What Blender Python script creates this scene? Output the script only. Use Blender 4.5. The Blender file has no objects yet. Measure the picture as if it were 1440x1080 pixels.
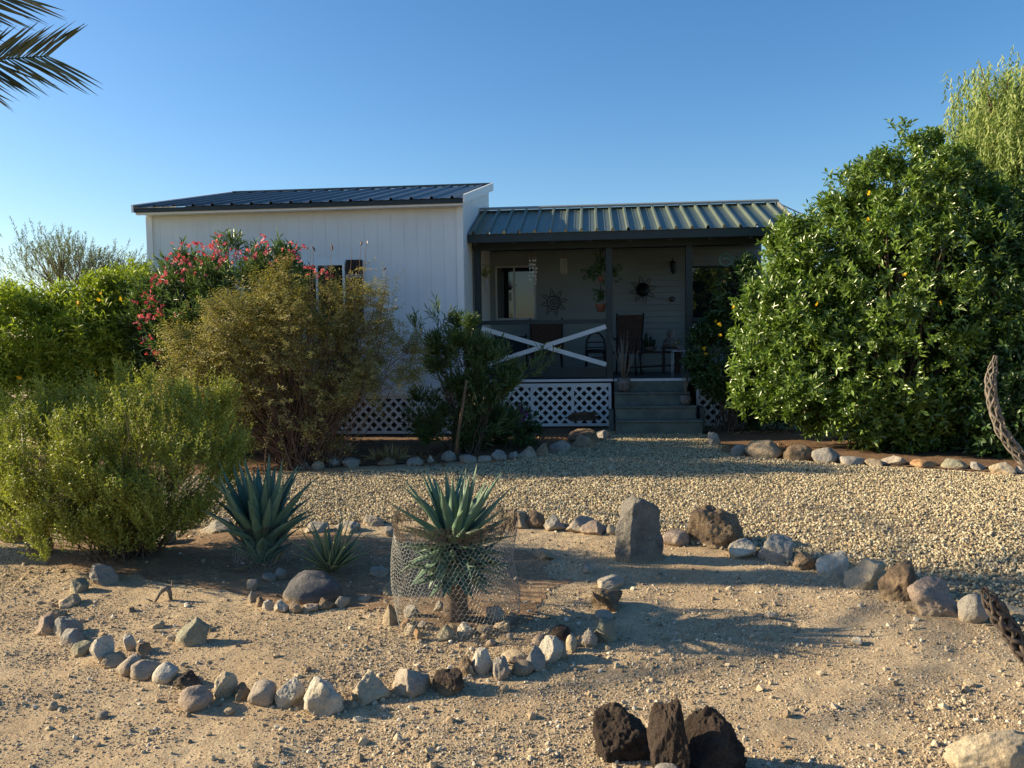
import bpy, bmesh, math, random
import numpy as np
from mathutils import Matrix, Vector
rng = np.random.default_rng(7); random.seed(7)
sc = bpy.context.scene
col = sc.collection
PI = math.pi
# ---------------------------------------------------------------- camera model
F = 1150.0; PIT = math.atan(70/1150); ROL = -0.0145; CH = 1.5
def _Rx(a): c, s = math.cos(a), math.sin(a); return np.array([[1,0,0],[0,c,-s],[0,s,c]])
def _Rz(a): c, s = math.cos(a), math.sin(a); return np.array([[c,-s,0],[s,c,0],[0,0,1]])
RC = _Rx(PI/2-PIT) @ _Rz(ROL)
def ray(px, py): return RC @ np.array([(px-720)/F, -(py-540)/F, -1.0])
def P(px, py, Y): d = ray(px, py); t = Y/d[1]; return np.array([d[0]*t, Y, CH+d[2]*t])
def G(px, py, z=0.0): d = ray(px, py); t = (z-CH)/d[2]; return np.array([d[0]*t, d[1]*t, z])
T = math.radians(5.5); O = np.array([-0.72, 12.2, 0.0])
def HL(u, v, z): return O + np.array([u*math.cos(T)+v*math.sin(T), -u*math.sin(T)+v*math.cos(T), z])
# ---------------------------------------------------------------- noise
def _h(ix, iy, iz, s):
    n = (ix.astype(np.int64)*374761393 + iy.astype(np.int64)*668265263 + iz.astype(np.int64)*2147483647 + s*974634777) & 0xFFFFFFFF
    n = ((n ^ (n >> 13))*1274126177) & 0xFFFFFFFF
    n = (n ^ (n >> 16)) & 0xFFFFFFFF
    return n/4294967295.0
def noise3(p, s=0):
    i = np.floor(p).astype(np.int64); f = p-i; f = f*f*(3-2*f)
    r = 0
    for dx in (0, 1):
        for dy in (0, 1):
            for dz in (0, 1):
                w = (f[:,0] if dx else 1-f[:,0])*(f[:,1] if dy else 1-f[:,1])*(f[:,2] if dz else 1-f[:,2])
                r = r + w*_h(i[:,0]+dx, i[:,1]+dy, i[:,2]+dz, s)
    return r*2-1
def noise2(x, y, s=0):
    return noise3(np.stack([x, y, np.zeros_like(x)+.37], 1), s)
# ---------------------------------------------------------------- object helpers
def link(o, parent=None):
    col.objects.link(o)
    if parent: o.parent = parent
    return o
def tag(o, label=None, cat=None, group=None, kind=None):
    if label: o['label'] = label
    if cat: o['category'] = cat
    if group: o['group'] = group
    if kind: o['kind'] = kind
    return o
def empty(name, loc, label, cat, group=None, rz=0):
    o = bpy.data.objects.new(name, None); o.empty_display_size = .1
    col.objects.link(o); o.location = loc; o.rotation_euler = (0, 0, rz)
    return tag(o, label, cat, group)
def mesh_np(name, V, Fa, mat, parent=None, attr=None, smooth=False, org=None):
    V = np.asarray(V, dtype=np.float32)
    if org is not None: V = V - np.asarray(org, dtype=np.float32)
    Fa = np.asarray(Fa, dtype=np.int32); k = Fa.shape[1]
    me = bpy.data.meshes.new(name)
    me.vertices.add(len(V)); me.vertices.foreach_set('co', V.ravel())
    me.loops.add(Fa.size); me.loops.foreach_set('vertex_index', Fa.ravel())
    me.polygons.add(len(Fa)); me.polygons.foreach_set('loop_start', np.arange(0, Fa.size, k, dtype=np.int32))
    me.polygons.foreach_set('loop_total', np.full(len(Fa), k, dtype=np.int32))
    if smooth: me.polygons.foreach_set('use_smooth', np.ones(len(Fa), dtype=bool))
    if attr is not None:
        a = me.attributes.new('v', 'FLOAT', 'POINT'); a.data.foreach_set('value', np.asarray(attr, dtype=np.float32))
    me.update(calc_edges=True); me.validate()
    me.materials.append(mat)
    o = bpy.data.objects.new(name, me)
    return link(o, parent)
class MB:
    def __init__(s): s.V = []; s.F = []; s.S = []
    def add(s, V, Fs, smooth=False):
        b = len(s.V); s.V += [tuple(map(float, v)) for v in V]
        for f in Fs: s.F.append(tuple(b+i for i in f)); s.S.append(smooth)
        return s
    def hexa(s, c):
        return s.add(c, [(0,3,2,1),(4,5,6,7),(0,1,5,4),(1,2,6,5),(2,3,7,6),(3,0,4,7)])
    def box(s, x0, x1, y0, y1, z0, z1):
        return s.hexa([(x0,y0,z0),(x1,y0,z0),(x1,y1,z0),(x0,y1,z0),(x0,y0,z1),(x1,y0,z1),(x1,y1,z1),(x0,y1,z1)])
    def bar(s, a, b, w, d, up=(0,0,1)):
        a = Vector(a); b = Vector(b); t = (b-a).normalized(); u = Vector(up)
        if abs(t.dot(u)) > .98: u = Vector((0,1,0))
        x = t.cross(u).normalized()*w/2; y = x.cross(t).normalized()*d/2
        return s.hexa([a-x-y, a+x-y, a+x+y, a-x+y, b-x-y, b+x-y, b+x+y, b-x+y])
    def tube(s, path, r, n=6, cap=True, smooth=True):
        p = np.array(path, float); m = len(p); r = np.broadcast_to(np.asarray(r, float), (m,))
        t = np.gradient(p, axis=0); t /= np.linalg.norm(t, axis=1)[:,None]+1e-9
        u = np.array([.123, .456, .88]); V = []
        for i in range(m):
            u = u - t[i]*(u@t[i]); u /= np.linalg.norm(u)+1e-9; w = np.cross(t[i], u)
            for k in range(n):
                a = 2*PI*k/n; V.append(p[i]+r[i]*(math.cos(a)*u+math.sin(a)*w))
        Fs = [(i*n+k, i*n+(k+1)%n, (i+1)*n+(k+1)%n, (i+1)*n+k) for i in range(m-1) for k in range(n)]
        if cap: Fs += [tuple(range(n))[::-1], tuple((m-1)*n+k for k in range(n))]
        return s.add(V, Fs, smooth)
    def lathe(s, prof, c=(0,0,0), n=20, smooth=True):
        m = len(prof); V = []
        for r, z in prof:
            for k in range(n):
                a = 2*PI*k/n; V.append((c[0]+r*math.cos(a), c[1]+r*math.sin(a), c[2]+z))
        Fs = [(i*n+k, i*n+(k+1)%n, (i+1)*n+(k+1)%n, (i+1)*n+k) for i in range(m-1) for k in range(n)]
        Fs += [tuple(range(n))[::-1], tuple((m-1)*n+k for k in range(n))]
        return s.add(V, Fs, smooth)
    def build(s, name, mat, parent=None, bevel=0, loc=None):
        me = bpy.data.meshes.new(name); me.from_pydata(s.V, [], s.F); me.update()
        me.polygons.foreach_set('use_smooth', s.S)
        me.materials.append(mat)
        o = bpy.data.objects.new(name, me); link(o, parent)
        if loc is not None: o.location = loc
        if bevel:
            b = o.modifiers.new('b', 'BEVEL'); b.width = bevel; b.segments = 1; b.limit_method = 'ANGLE'
        return o
# ---------------------------------------------------------------- materials
def new_mat(name):
    m = bpy.data.materials.new(name); m.use_nodes = True; nt = m.node_tree
    return m, nt, nt.nodes['Principled BSDF']
def nd(nt, typ, **k):
    n = nt.nodes.new(typ)
    for a, b in k.items():
        if a in n.inputs: n.inputs[a].default_value = b
        else: setattr(n, a, b)
    return n
def ramp(nt, fac, stops):
    r = nt.nodes.new('ShaderNodeValToRGB'); e = r.color_ramp.elements
    while len(e) < len(stops): e.new(.5)
    for i, (p, c) in enumerate(stops): e[i].position = p; e[i].color = (*c, 1)
    nt.links.new(fac, r.inputs[0]); return r.outputs[0]
def mixc(nt, fac, a, b, typ='MIX'):
    m = nt.nodes.new('ShaderNodeMix'); m.data_type = 'RGBA'; m.blend_type = typ
    for sock, val in ((m.inputs[0], fac), (m.inputs[6], a), (m.inputs[7], b)):
        if hasattr(val, 'links'): nt.links.new(val, sock)
        elif isinstance(val, tuple): sock.default_value = (*val, 1)
        else: sock.default_value = val
    return m.outputs[2]
def coords(nt, kind='Object'): return nt.nodes.new('ShaderNodeTexCoord').outputs[kind]
def tex(nt, co, scale, detail=4, rough=.55, typ='ShaderNodeTexNoise'):
    n = nt.nodes.new(typ); n.inputs['Scale'].default_value = scale
    if typ == 'ShaderNodeTexNoise': n.inputs['Detail'].default_value = detail; n.inputs['Roughness'].default_value = rough
    nt.links.new(co, n.inputs['Vector']); return n
def bump(nt, h, strength, dist, prev=None):
    b = nt.nodes.new('ShaderNodeBump'); b.inputs['Strength'].default_value = strength; b.inputs['Distance'].default_value = dist
    nt.links.new(h, b.inputs['Height'])
    if prev: nt.links.new(prev, b.inputs['Normal'])
    return b.outputs[0]
def simple(name, c, rough=.6, metal=0, var=.25, scale=6, bs=.15, bd=.004, dirt=None, spec=.5):
    m, nt, b = new_mat(name); co = coords(nt)
    n = tex(nt, co, scale, 6)
    d = dirt or tuple(x*(1-var) for x in c)
    nt.links.new(ramp(nt, n.outputs[0], [(.38, d), (.62, c)]), b.inputs['Base Color'])
    b.inputs['Roughness'].default_value = rough; b.inputs['Metallic'].default_value = metal
    b.inputs['Specular IOR Level'].default_value = spec
    n2 = tex(nt, co, scale*12, 3)
    nt.links.new(bump(nt, n2.outputs[0], bs, bd), b.inputs['Normal']); return m
def rock_mat(name, c, c2, speck=(.1,.09,.08), rough=.9, sc_=9, sp=.63, bd=.012):
    m, nt, b = new_mat(name); co = coords(nt)
    oi = nt.nodes.new('ShaderNodeObjectInfo')
    ad = nt.nodes.new('ShaderNodeVectorMath'); ad.operation = 'ADD'
    mu = nt.nodes.new('ShaderNodeVectorMath'); mu.operation = 'SCALE'; mu.inputs['Scale'].default_value = 37
    nt.links.new(oi.outputs['Random'], mu.inputs[0]); nt.links.new(co, ad.inputs[0]); nt.links.new(mu.outputs[0], ad.inputs[1])
    co = ad.outputs[0]
    n = tex(nt, co, sc_, 8, .62); base = ramp(nt, n.outputs[0], [(.34, c2), (.58, c)])
    n2 = tex(nt, co, sc_*5, 6, .7); base = mixc(nt, ramp(nt, n2.outputs[0], [(sp-.06, (0,0,0)), (sp+.08, (.75,)*3)]), base, speck)
    n4 = tex(nt, co, sc_*14, 3, .7); base = mixc(nt, .45, base, ramp(nt, n4.outputs[0], [(.3, (.25,)*3), (.7, (1,)*3)]), 'MULTIPLY')
    sx = nt.nodes.new('ShaderNodeSeparateXYZ'); nt.links.new(coords(nt), sx.inputs[0]); mr = nt.nodes.new('ShaderNodeMapRange')
    mr.inputs['From Min'].default_value = .0; mr.inputs['From Max'].default_value = .05; mr.inputs['To Min'].default_value = 1.3; mr.inputs['To Max'].default_value = 0; nt.links.new(sx.outputs[2], mr.inputs[0])
    n6 = tex(nt, co, 30, 5, .7); mu2 = nt.nodes.new('ShaderNodeMath'); mu2.operation = 'MULTIPLY'; mu2.use_clamp = True; nt.links.new(mr.outputs[0], mu2.inputs[0]); nt.links.new(n6.outputs[0], mu2.inputs[1])
    base = mixc(nt, mu2.outputs[0], base, (.46,.35,.22))
    nt.links.new(base, b.inputs['Base Color']); b.inputs['Roughness'].default_value = rough; b.inputs['Specular IOR Level'].default_value = .25
    n3 = tex(nt, co, sc_*2.2, 10, .72)
    h = bump(nt, n3.outputs[0], 1.0, bd*2.3)
    v = tex(nt, co, sc_*4, typ='ShaderNodeTexVoronoi')
    h = bump(nt, v.outputs[0], .5, bd*.5, h)
    nt.links.new(h, b.inputs['Normal']); return m
def leaf_mat(name, dark, light, tip=None, trans=.3, rough=.45, spec=.5, tpos=.85):
    m, nt, b = new_mat(name)
    a = nt.nodes.new('ShaderNodeAttribute'); a.attribute_name = 'v'
    st = [(0, dark), (.7, light)] + ([(tpos, light), (min(1, tpos+.08), tip)] if tip else [])
    c = ramp(nt, a.outputs['Fac'], st)
    nt.links.new(c, b.inputs['Base Color']); b.inputs['Roughness'].default_value = rough; b.inputs['Specular IOR Level'].default_value = spec
    tr = nt.nodes.new('ShaderNodeBsdfTranslucent'); mx = nt.nodes.new('ShaderNodeMixShader'); mx.inputs[0].default_value = trans
    nt.links.new(mixc(nt, 1.0, c, (1.0, 1.15, .6), 'MULTIPLY'), tr.inputs[0])
    out = nt.nodes['Material Output']
    nt.links.new(b.outputs[0], mx.inputs[1]); nt.links.new(tr.outputs[0], mx.inputs[2]); nt.links.new(mx.outputs[0], out.inputs[0])
    return m
M = {}
R = {
 'white': rock_mat('white_rock', (.68,.62,.51), (.5,.44,.34), (.3,.25,.18), sp=.66),
 'cream': rock_mat('cream_rock', (.60,.50,.35), (.45,.35,.23), (.22,.15,.09), sp=.66),
 'tan':   rock_mat('tan_rock', (.44,.35,.24), (.29,.22,.15), (.16,.11,.08)),
 'grey':  rock_mat('grey_rock', (.40,.365,.315), (.26,.24,.21), (.42,.38,.33)),
 'bluedark': rock_mat('dark_blue_grey_rock', (.17,.165,.165), (.10,.10,.105), (.27,.25,.22), sp=.68),
 'stone': rock_mat('weathered_grey_stone', (.30,.275,.235), (.17,.158,.14), (.46,.42,.35), bd=.02),
 'blue':  rock_mat('blue_grey_rock', (.43,.40,.345), (.29,.27,.24), (.50,.45,.38), sp=.64),
 'purple':rock_mat('purple_rock', (.50,.425,.335), (.34,.28,.22), (.5,.42,.33), sp=.64),
 'brown': rock_mat('brown_rock', (.33,.235,.15), (.17,.12,.08), (.42,.32,.21), bd=.02, sp=.66),
 'black': rock_mat('black_lava_rock', (.10,.072,.055), (.042,.030,.024), (.19,.12,.08), bd=.03, sc_=7, sp=.68),
 'pink':  rock_mat('pink_rock', (.47,.37,.29), (.33,.25,.2), (.55,.47,.38)),
 'green': rock_mat('green_grey_rock', (.38,.36,.26), (.26,.25,.18), (.12,.12,.09)),
 'orange':rock_mat('orange_rock', (.5,.3,.15), (.36,.2,.1), (.22,.13,.08), sp=.68),
}
M['siding'] = simple('white_painted_siding', (.72,.75,.77), .55, var=.07, scale=1.2, bs=.2, bd=.002)
def weather(m):
    nt = m.node_tree; b = nt.nodes['Principled BSDF']; old = b.inputs['Base Color'].links[0].from_socket; co = coords(nt)
    mp = nt.nodes.new('ShaderNodeMapping'); mp.inputs['Scale'].default_value = (7, 7, .5); nt.links.new(co, mp.inputs[0])
    n = tex(nt, mp.outputs[0], 1.5, 6, .65); c = mixc(nt, ramp(nt, n.outputs[0], [(.5, (0,0,0)), (.8, (.2,)*3)]), old, (.46,.43,.38))
    sx = nt.nodes.new('ShaderNodeSeparateXYZ'); nt.links.new(co, sx.inputs[0]); mr = nt.nodes.new('ShaderNodeMapRange')
    mr.inputs['From Min'].default_value = .5; mr.inputs['From Max'].default_value = 1.5; mr.inputs['To Min'].default_value = .45; mr.inputs['To Max'].default_value = 0; nt.links.new(sx.outputs[2], mr.inputs[0])
    n2 = tex(nt, co, 5, 6, .7); mu = nt.nodes.new('ShaderNodeMath'); mu.operation = 'MULTIPLY'; nt.links.new(mr.outputs[0], mu.inputs[0]); nt.links.new(n2.outputs[0], mu.inputs[1])
    nt.links.new(mixc(nt, mu.outputs[0], c, (.42,.34,.25)), b.inputs['Base Color'])
weather(M['siding'])
M['trim'] = simple('white_trim_paint', (.78,.79,.79), .5, var=.06, scale=3)
M['lattice'] = simple('lattice_paint', (.74,.75,.76), .55, var=.1, scale=5)
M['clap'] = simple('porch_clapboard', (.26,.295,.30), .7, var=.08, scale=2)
M['teal'] = simple('dark_green_trim_paint', (.009,.024,.029), .5, var=.25, scale=4)
M['roofgreen'] = simple('green_metal_roof', (.125,.155,.115), .38, metal=.25, var=.15, scale=2, bs=.05)
M['roofnavy'] = simple('dark_metal_roof', (.06,.066,.07), .38, metal=.25, var=.2, scale=2, bs=.05)
M['ridge'] = simple('weathered_ridge_metal', (.25,.26,.24), .45, metal=.3, var=.1)
M['darkwood'] = simple('dark_rafter_wood', (.03,.028,.026), .8)
M['deckgrey'] = simple('deck_paint', (.06,.065,.07), .7)
M['step'] = simple('grey_green_step_paint', (.15,.17,.145), .75, var=.3, scale=7)
M['glass'] = simple('dark_window_glass', (.012,.015,.018), .03, var=.1, bs=0, spec=1.0)
M['alu'] = simple('window_frame_metal', (.45,.46,.47), .45, var=.1)
M['shutter'] = simple('weathered_dark_shutter', (.05,.03,.022), .8, var=.6, scale=30)
M['shutter2'] = simple('weathered_pale_rail', (.33,.3,.26), .8, var=.4, scale=20)
M['iron'] = simple('dark_iron', (.018,.018,.02), .5, metal=.4)
M['rust'] = simple('rusty_iron', (.06,.03,.02), .75, var=.5)
M['wicker'] = simple('brown_wicker', (.09,.045,.03), .8, var=.5, scale=40)
M['terra'] = simple('terracotta', (.27,.10,.055), .8, var=.25)
M['claypot'] = simple('mottled_clay_pot', (.22,.19,.17), .8, var=.5, scale=25)
M['urn'] = simple('dark_glazed_urn', (.02,.018,.018), .35)
M['shell'] = simple('shell_white', (.7,.66,.6), .5, var=.2, scale=20)
M['bamboo'] = simple('bamboo', (.42,.36,.22), .6, var=.3)
M['wood'] = simple('weathered_stake_wood', (.23,.13,.07), .85, var=.4, scale=14)
M['bark'] = simple('dry_bark', (.16,.11,.075), .9, var=.5, scale=20)
M['twig'] = simple('pale_twig', (.30,.25,.19), .85, var=.4, scale=20)
M['redtwig'] = simple('reddish_twig', (.17,.10,.07), .85, var=.4, scale=20)
M['cholla'] = simple('weathered_cholla_wood', (.22,.185,.15), .9, var=.5, scale=40)
M['shadecholla'] = simple('shaded_cholla_wood', (.10,.075,.06), .9, var=.6, scale=50)  # cholla wood colour darkened to stand for shade on the lower branch
M['wire'] = simple('galvanised_wire', (.36,.35,.32), .55, metal=.3, var=.2)
M['rustwire'] = simple('rusted_galvanised_wire', (.22,.17,.13), .55, metal=.4, var=.5, scale=14)
M['galv'] = simple('grey_globe_glaze', (.42,.42,.42), .4)
M['verdigris'] = simple('verdigris_metal', (.16,.32,.29), .6)
M['pod'] = simple('red_brown_pod', (.10,.025,.02), .6)
L_ = {
 'big': leaf_mat('glossy_green_leaf', (.03,.062,.012), (.18,.27,.045), (.36,.37,.09), .30, .3, .6, .9),
 'shade': leaf_mat('shaded_green_leaf', (.018,.045,.012), (.055,.11,.025), None, .2, .4),  # leaf green darkened to stand for shade on these plants
 'creo': leaf_mat('small_yellow_green_leaf', (.07,.09,.016), (.36,.37,.07), (.50,.40,.15), .30, .5, .35, .9),
 'tec': leaf_mat('bright_yellow_green_leaf', (.11,.15,.016), (.33,.39,.045), (.5,.48,.08), .45, .45, .4, .9),
 'bop': leaf_mat('olive_brown_leaflet', (.10,.09,.032), (.38,.32,.12), (.55,.33,.16), .38, .55, .3, .8),
 'ole': leaf_mat('oleander_leaf', (.035,.065,.025), (.125,.185,.06), (.28,.30,.11), .28, .4, .5, .9),
 'pink': leaf_mat('pink_petal', (.45,.04,.08), (.70,.13,.19), (.8,.38,.42), .3, .6, .2, .8),
 'yellow': leaf_mat('yellow_petal', (.65,.35,.01), (.8,.5,.02), None, .3, .6, .2),
 'violet': leaf_mat('violet_petal', (.2,.04,.24), (.35,.1,.4), None, .3, .6, .2),
 'pepper': leaf_mat('pepper_tree_leaf', (.13,.18,.055), (.34,.41,.14), (.46,.48,.2), .42, .55, .3, .8),
 'verde': leaf_mat('grey_green_twig_leaf', (.10,.12,.065), (.21,.23,.13), None, .3, .6, .2),
 'palm': leaf_mat('palm_leaflet', (.03,.045,.022), (.08,.095,.04), (.16,.13,.05), .1, .45, .5, .85),
 'agave': None,
 'straw': leaf_mat('dry_straw_leaf', (.25,.17,.08), (.5,.38,.2), None, .2, .7, .2),
}
def agave_mat(name, a, b_):
    m, nt, b = new_mat(name)
    at = nt.nodes.new('ShaderNodeAttribute'); at.attribute_name = 'v'
    n = tex(nt, coords(nt), 14, 5)
    c = ramp(nt, at.outputs['Fac'], [(0, a), (1, b_)] if b_[0] > .5 else [(0, a), (.6, b_), (.75, b_), (.95, (.16,.09,.05))])
    c = mixc(nt, .5, c, ramp(nt, n.outputs[0], [(.3, (.55,)*3), (.7, (1,)*3)]), 'MULTIPLY')
    nt.links.new(c, b.inputs['Base Color']); b.inputs['Roughness'].default_value = .5; return m
L_['agave'] = agave_mat('agave_skin', (.07,.145,.095), (.15,.24,.15))
L_['yucca'] = agave_mat('striped_agave_skin', (.09,.14,.08), (.55,.52,.22))
# ---------------------------------------------------------------- ground
def hgt(x, y):
    x = np.atleast_1d(np.asarray(x, float)); y = np.atleast_1d(np.asarray(y, float))
    near = np.clip((14-y)/4, 0, 1)*np.clip((8-np.abs(x))/2, 0, 1)
    h = .030*noise2(x*.8, y*.8, 1) + .014*noise2(x*3.1, y*3.1, 2) + .007*noise2(x*9, y*9, 3) + .0045*noise2(x*23, y*23, 4)
    pm = np.clip(.5+.9*noise2(x*1.6, y*1.6, 21)+.5*noise2(x*5, y*5, 22), 0, 1)
    h = h + pm*(.004*noise2(x*15, y*15, 31)+.0035*noise2(x*34, y*34, 32))
    return h*near - .02
def h1(x, y): return float(hgt(x, y)[0])
def axis(lo, hi, segs):
    return np.unique(np.concatenate([np.arange(a, b, s) for a, b, s in segs] + [np.array([lo, hi])]))
gx = axis(-900, 900, [(-900,-100,100), (-100,-20,10), (-20,-6,.7), (-6,6,.026), (6,20,.7), (20,100,10), (100,900,100)])
gy = axis(-60, 1500, [(-60,0,6), (0,2.2,.2), (2.2,7,.022), (7,12.5,.05), (12.5,25,.6), (25,100,7), (100,1500,140)])
def grid(xs, ys, keep=None, dz=0):
    X, Y = np.meshgrid(xs, ys); x = X.ravel(); y = Y.ravel()
    z = hgt(x, y) + dz
    nx, ny = len(xs), len(ys)
    i, j = np.meshgrid(np.arange(nx-1), np.arange(ny-1)); a = (j*nx+i).ravel()
    Fa = np.stack([a, a+1, a+1+nx, a+nx], 1)
    V = np.stack([x, y, z], 1)
    if keep is not None:
        cx = V[Fa].mean(1); k = keep(cx[:,0], cx[:,1]); Fa = Fa[k]
        u, inv = np.unique(Fa, return_inverse=True); V = V[u]; Fa = inv.reshape(-1, 4)
    return V, Fa
def inpoly(x, y, poly):
    r = np.zeros(len(x), bool); n = len(poly)
    for i in range(n):
        x1, y1 = poly[i]; x2, y2 = poly[(i+1) % n]
        c = ((y1 > y) != (y2 > y)) & (x < (x2-x1)*(y-y1)/((y2-y1) or 1e-9)+x1)
        r ^= c
    return r
def soil_mat(name, c1, c2, c3, gravel=False):
    m, nt, b = new_mat(name); co = coords(nt)
    n = tex(nt, co, 1.3, 8, .6); base = ramp(nt, n.outputs[0], [(.35, c1), (.6, c2)])
    n2 = tex(nt, co, 22, 8, .7); base = mixc(nt, ramp(nt, n2.outputs[0], [(.45, (0,0,0)), (.65, (.7,)*3)]), base, c3)
    v = tex(nt, co, 55 if gravel else 90, typ='ShaderNodeTexVoronoi')
    base = mixc(nt, .6 if gravel else .25, base, ramp(nt, v.outputs['Color'], [(.1, (.35,.3,.25)), (.5, (.8,.75,.65)), (.9, (1.25,1.2,1.1))]), 'MULTIPLY')
    n5 = tex(nt, co, 160, 3, .7)
    base = mixc(nt, .4, base, ramp(nt, n5.outputs[0], [(.3, (.45,.42,.38)), (.6, (1,)*3)]), 'MULTIPLY')
    nt.links.new(base, b.inputs['Base Color']); b.inputs['Roughness'].default_value = .95; b.inputs['Specular IOR Level'].default_value = .15
    h = bump(nt, v.outputs['Distance'], .6, -.008 if gravel else -.003)
    n3 = tex(nt, co, 60, 6, .75); h = bump(nt, n3.outputs[0], .8, .008, h)
    n4 = tex(nt, co, 9, 5, .7); h = bump(nt, n4.outputs[0], .5, .02, h)
    nt.links.new(h, b.inputs['Normal']); return m
M['soil'] = soil_mat('pale_desert_soil', (.42,.315,.195), (.53,.42,.275), (.35,.25,.155))
M['bed'] = soil_mat('reddish_bed_soil', (.17,.105,.065), (.23,.145,.09), (.10,.065,.045))
M['bed2'] = soil_mat('brown_planting_soil', (.27,.18,.11), (.36,.25,.155), (.17,.105,.065))
M['gravelbase'] = soil_mat('gravel_bedding', (.30,.25,.17), (.42,.35,.25), (.24,.2,.15), True)
V, Fa = grid(gx, gy); o = mesh_np('ground', V, Fa, M['soil'], smooth=True); tag(o, kind='structure')
def pxpoly(pts): return [tuple(G(a, b)[:2]) for a, b in pts]
GP = pxpoly([(-500,770),(0,752),(200,742),(420,738),(560,730),(700,735),(860,748),(950,757),(1040,778),(1150,795),(1230,812),(1290,835),(1350,862),(1440,885),(1800,990),
             (2100,760),(1800,705),(1440,670),(1240,655),(1110,647),(1040,640),(1000,618),(985,608),(858,606),(840,622),(760,640),(690,652),(600,660),(440,664),(250,668),(0,655),(-500,665)])
def gkeep(x, y):
    return inpoly(x+.10*noise2(x*4, y*4, 9), y+.10*noise2(x*4+9, y*4, 8), GP)
V, Fa = grid(axis(-12, 12, [(-12,-6,.3), (-6,6,.05), (6,12,.3)]), axis(3, 13, [(3,13,.05)]), gkeep, .006)
o = mesh_np('gravel_yard', V, Fa, M['gravelbase'], smooth=True); tag(o, kind='structure')
BP = pxpoly([(200,668),(440,655),(600,650),(700,643),(770,633),(845,612),(856,603)]) + [(1.4,12.4),(1.4,14),(-6,14),(-6,9.4)]
V, Fa = grid(axis(-7, 2, [(-7,2,.05)]), axis(9, 14, [(9,14,.05)]), lambda x, y: inpoly(x, y, BP), .012)
o = mesh_np('planting_bed', V, Fa, M['bed'], smooth=True); tag(o, kind='structure')
BP2 = pxpoly([(1000,615),(1040,640),(1110,646),(1240,653),(1440,665),(1800,700)]) + [(9,12.5),(2.6,12.3)]
V, Fa = grid(axis(2, 9, [(2,9,.06)]), axis(7, 13, [(7,13,.06)]), lambda x, y: inpoly(x, y, BP2), .012)
o = mesh_np('planting_bed', V, Fa, M['bed'], smooth=True); tag(o, kind='structure')
BP3 = pxpoly([(60,790),(130,800),(230,815),(340,835),(420,860),(540,850),(600,880),(720,875),(800,820),(760,775),(600,760),(420,745),(200,750),(40,765)])
V, Fa = grid(axis(-4.5, 1, [(-4.5,1,.03)]), axis(4, 7, [(4,7,.03)]), lambda x, y: inpoly(x+.12*noise2(x*5, y*5, 51), y+.10*noise2(x*5, y*5, 52), BP3), .004)
o = mesh_np('planting_soil', V, Fa, M['bed2'], smooth=True); tag(o, kind='structure')
# scattered stones as instances (stuff)
def scatter(name, pts, scl, mat, subd=1):
    me = bpy.data.meshes.new(name); me.vertices.add(len(pts)); me.vertices.foreach_set('co', pts.astype(np.float32).ravel())
    a = me.attributes.new('s', 'FLOAT_VECTOR', 'POINT'); a.data.foreach_set('vector', scl.astype(np.float32).ravel())
    me.materials.append(mat); o = bpy.data.objects.new(name, me); col.objects.link(o)
    ng = bpy.data.node_groups.new(name+'_nodes', 'GeometryNodeTree')
    ng.interface.new_socket('Geometry', in_out='INPUT', socket_type='NodeSocketGeometry')
    ng.interface.new_socket('Geometry', in_out='OUTPUT', socket_type='NodeSocketGeometry')
    N = ng.nodes; Lk = ng.links
    gi = N.new('NodeGroupInput'); go = N.new('NodeGroupOutput')
    ico = N.new('GeometryNodeMeshIcoSphere'); ico.inputs['Radius'].default_value = .5; ico.inputs['Subdivisions'].default_value = subd
    sp = N.new('GeometryNodeSetPosition'); nz = N.new('ShaderNodeTexNoise'); nz.inputs['Scale'].default_value = 1.6
    sb = N.new('ShaderNodeVectorMath'); sb.operation = 'SUBTRACT'; sb.inputs[1].default_value = (.5,.5,.5)
    sl = N.new('ShaderNodeVectorMath'); sl.operation = 'SCALE'; sl.inputs['Scale'].default_value = .9
    Lk.new(nz.outputs['Color'], sb.inputs[0]); Lk.new(sb.outputs[0], sl.inputs[0]); Lk.new(sl.outputs[0], sp.inputs['Offset'])
    Lk.new(ico.outputs['Mesh'], sp.inputs['Geometry'])
    sm = N.new('GeometryNodeSetMaterial'); sm.inputs['Material'].default_value = mat; Lk.new(sp.outputs[0], sm.inputs[0])
    ip = N.new('GeometryNodeInstanceOnPoints'); Lk.new(gi.outputs[0], ip.inputs['Points']); Lk.new(sm.outputs[0], ip.inputs['Instance'])
    rv = N.new('FunctionNodeRandomValue'); rv.data_type = 'FLOAT_VECTOR'; rv.inputs[1].default_value = (6.28,6.28,6.28)
    Lk.new(rv.outputs[0], ip.inputs['Rotation'])
    na = N.new('GeometryNodeInputNamedAttribute'); na.data_type = 'FLOAT_VECTOR'; na.inputs['Name'].default_value = 's'
    Lk.new(na.outputs[0], ip.inputs['Scale']); Lk.new(ip.outputs[0], go.inputs[0])
    md = o.modifiers.new('scatter', 'NODES'); md.node_group = ng
    return tag(o, kind='stuff')
def stone_mat(name, stops, rough=.85):
    m, nt, b = new_mat(name); oi = nt.nodes.new('ShaderNodeObjectInfo')
    c = ramp(nt, oi.outputs['Random'], stops); n = tex(nt, coords(nt), 3, 4)
    c = mixc(nt, .5, c, ramp(nt, n.outputs[0], [(.3, (.6,)*3), (.7, (1,)*3)]), 'MULTIPLY')
    nt.links.new(c, b.inputs['Base Color']); b.inputs['Roughness'].default_value = rough; b.inputs['Specular IOR Level'].default_value = .3; return m
M['gravel'] = stone_mat('mixed_gravel', [(0,(.14,.115,.08)), (.2,(.29,.23,.14)), (.45,(.46,.385,.235)), (.7,(.6,.52,.345)), (.88,(.42,.29,.15)), (1,(.74,.67,.50))])
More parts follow.
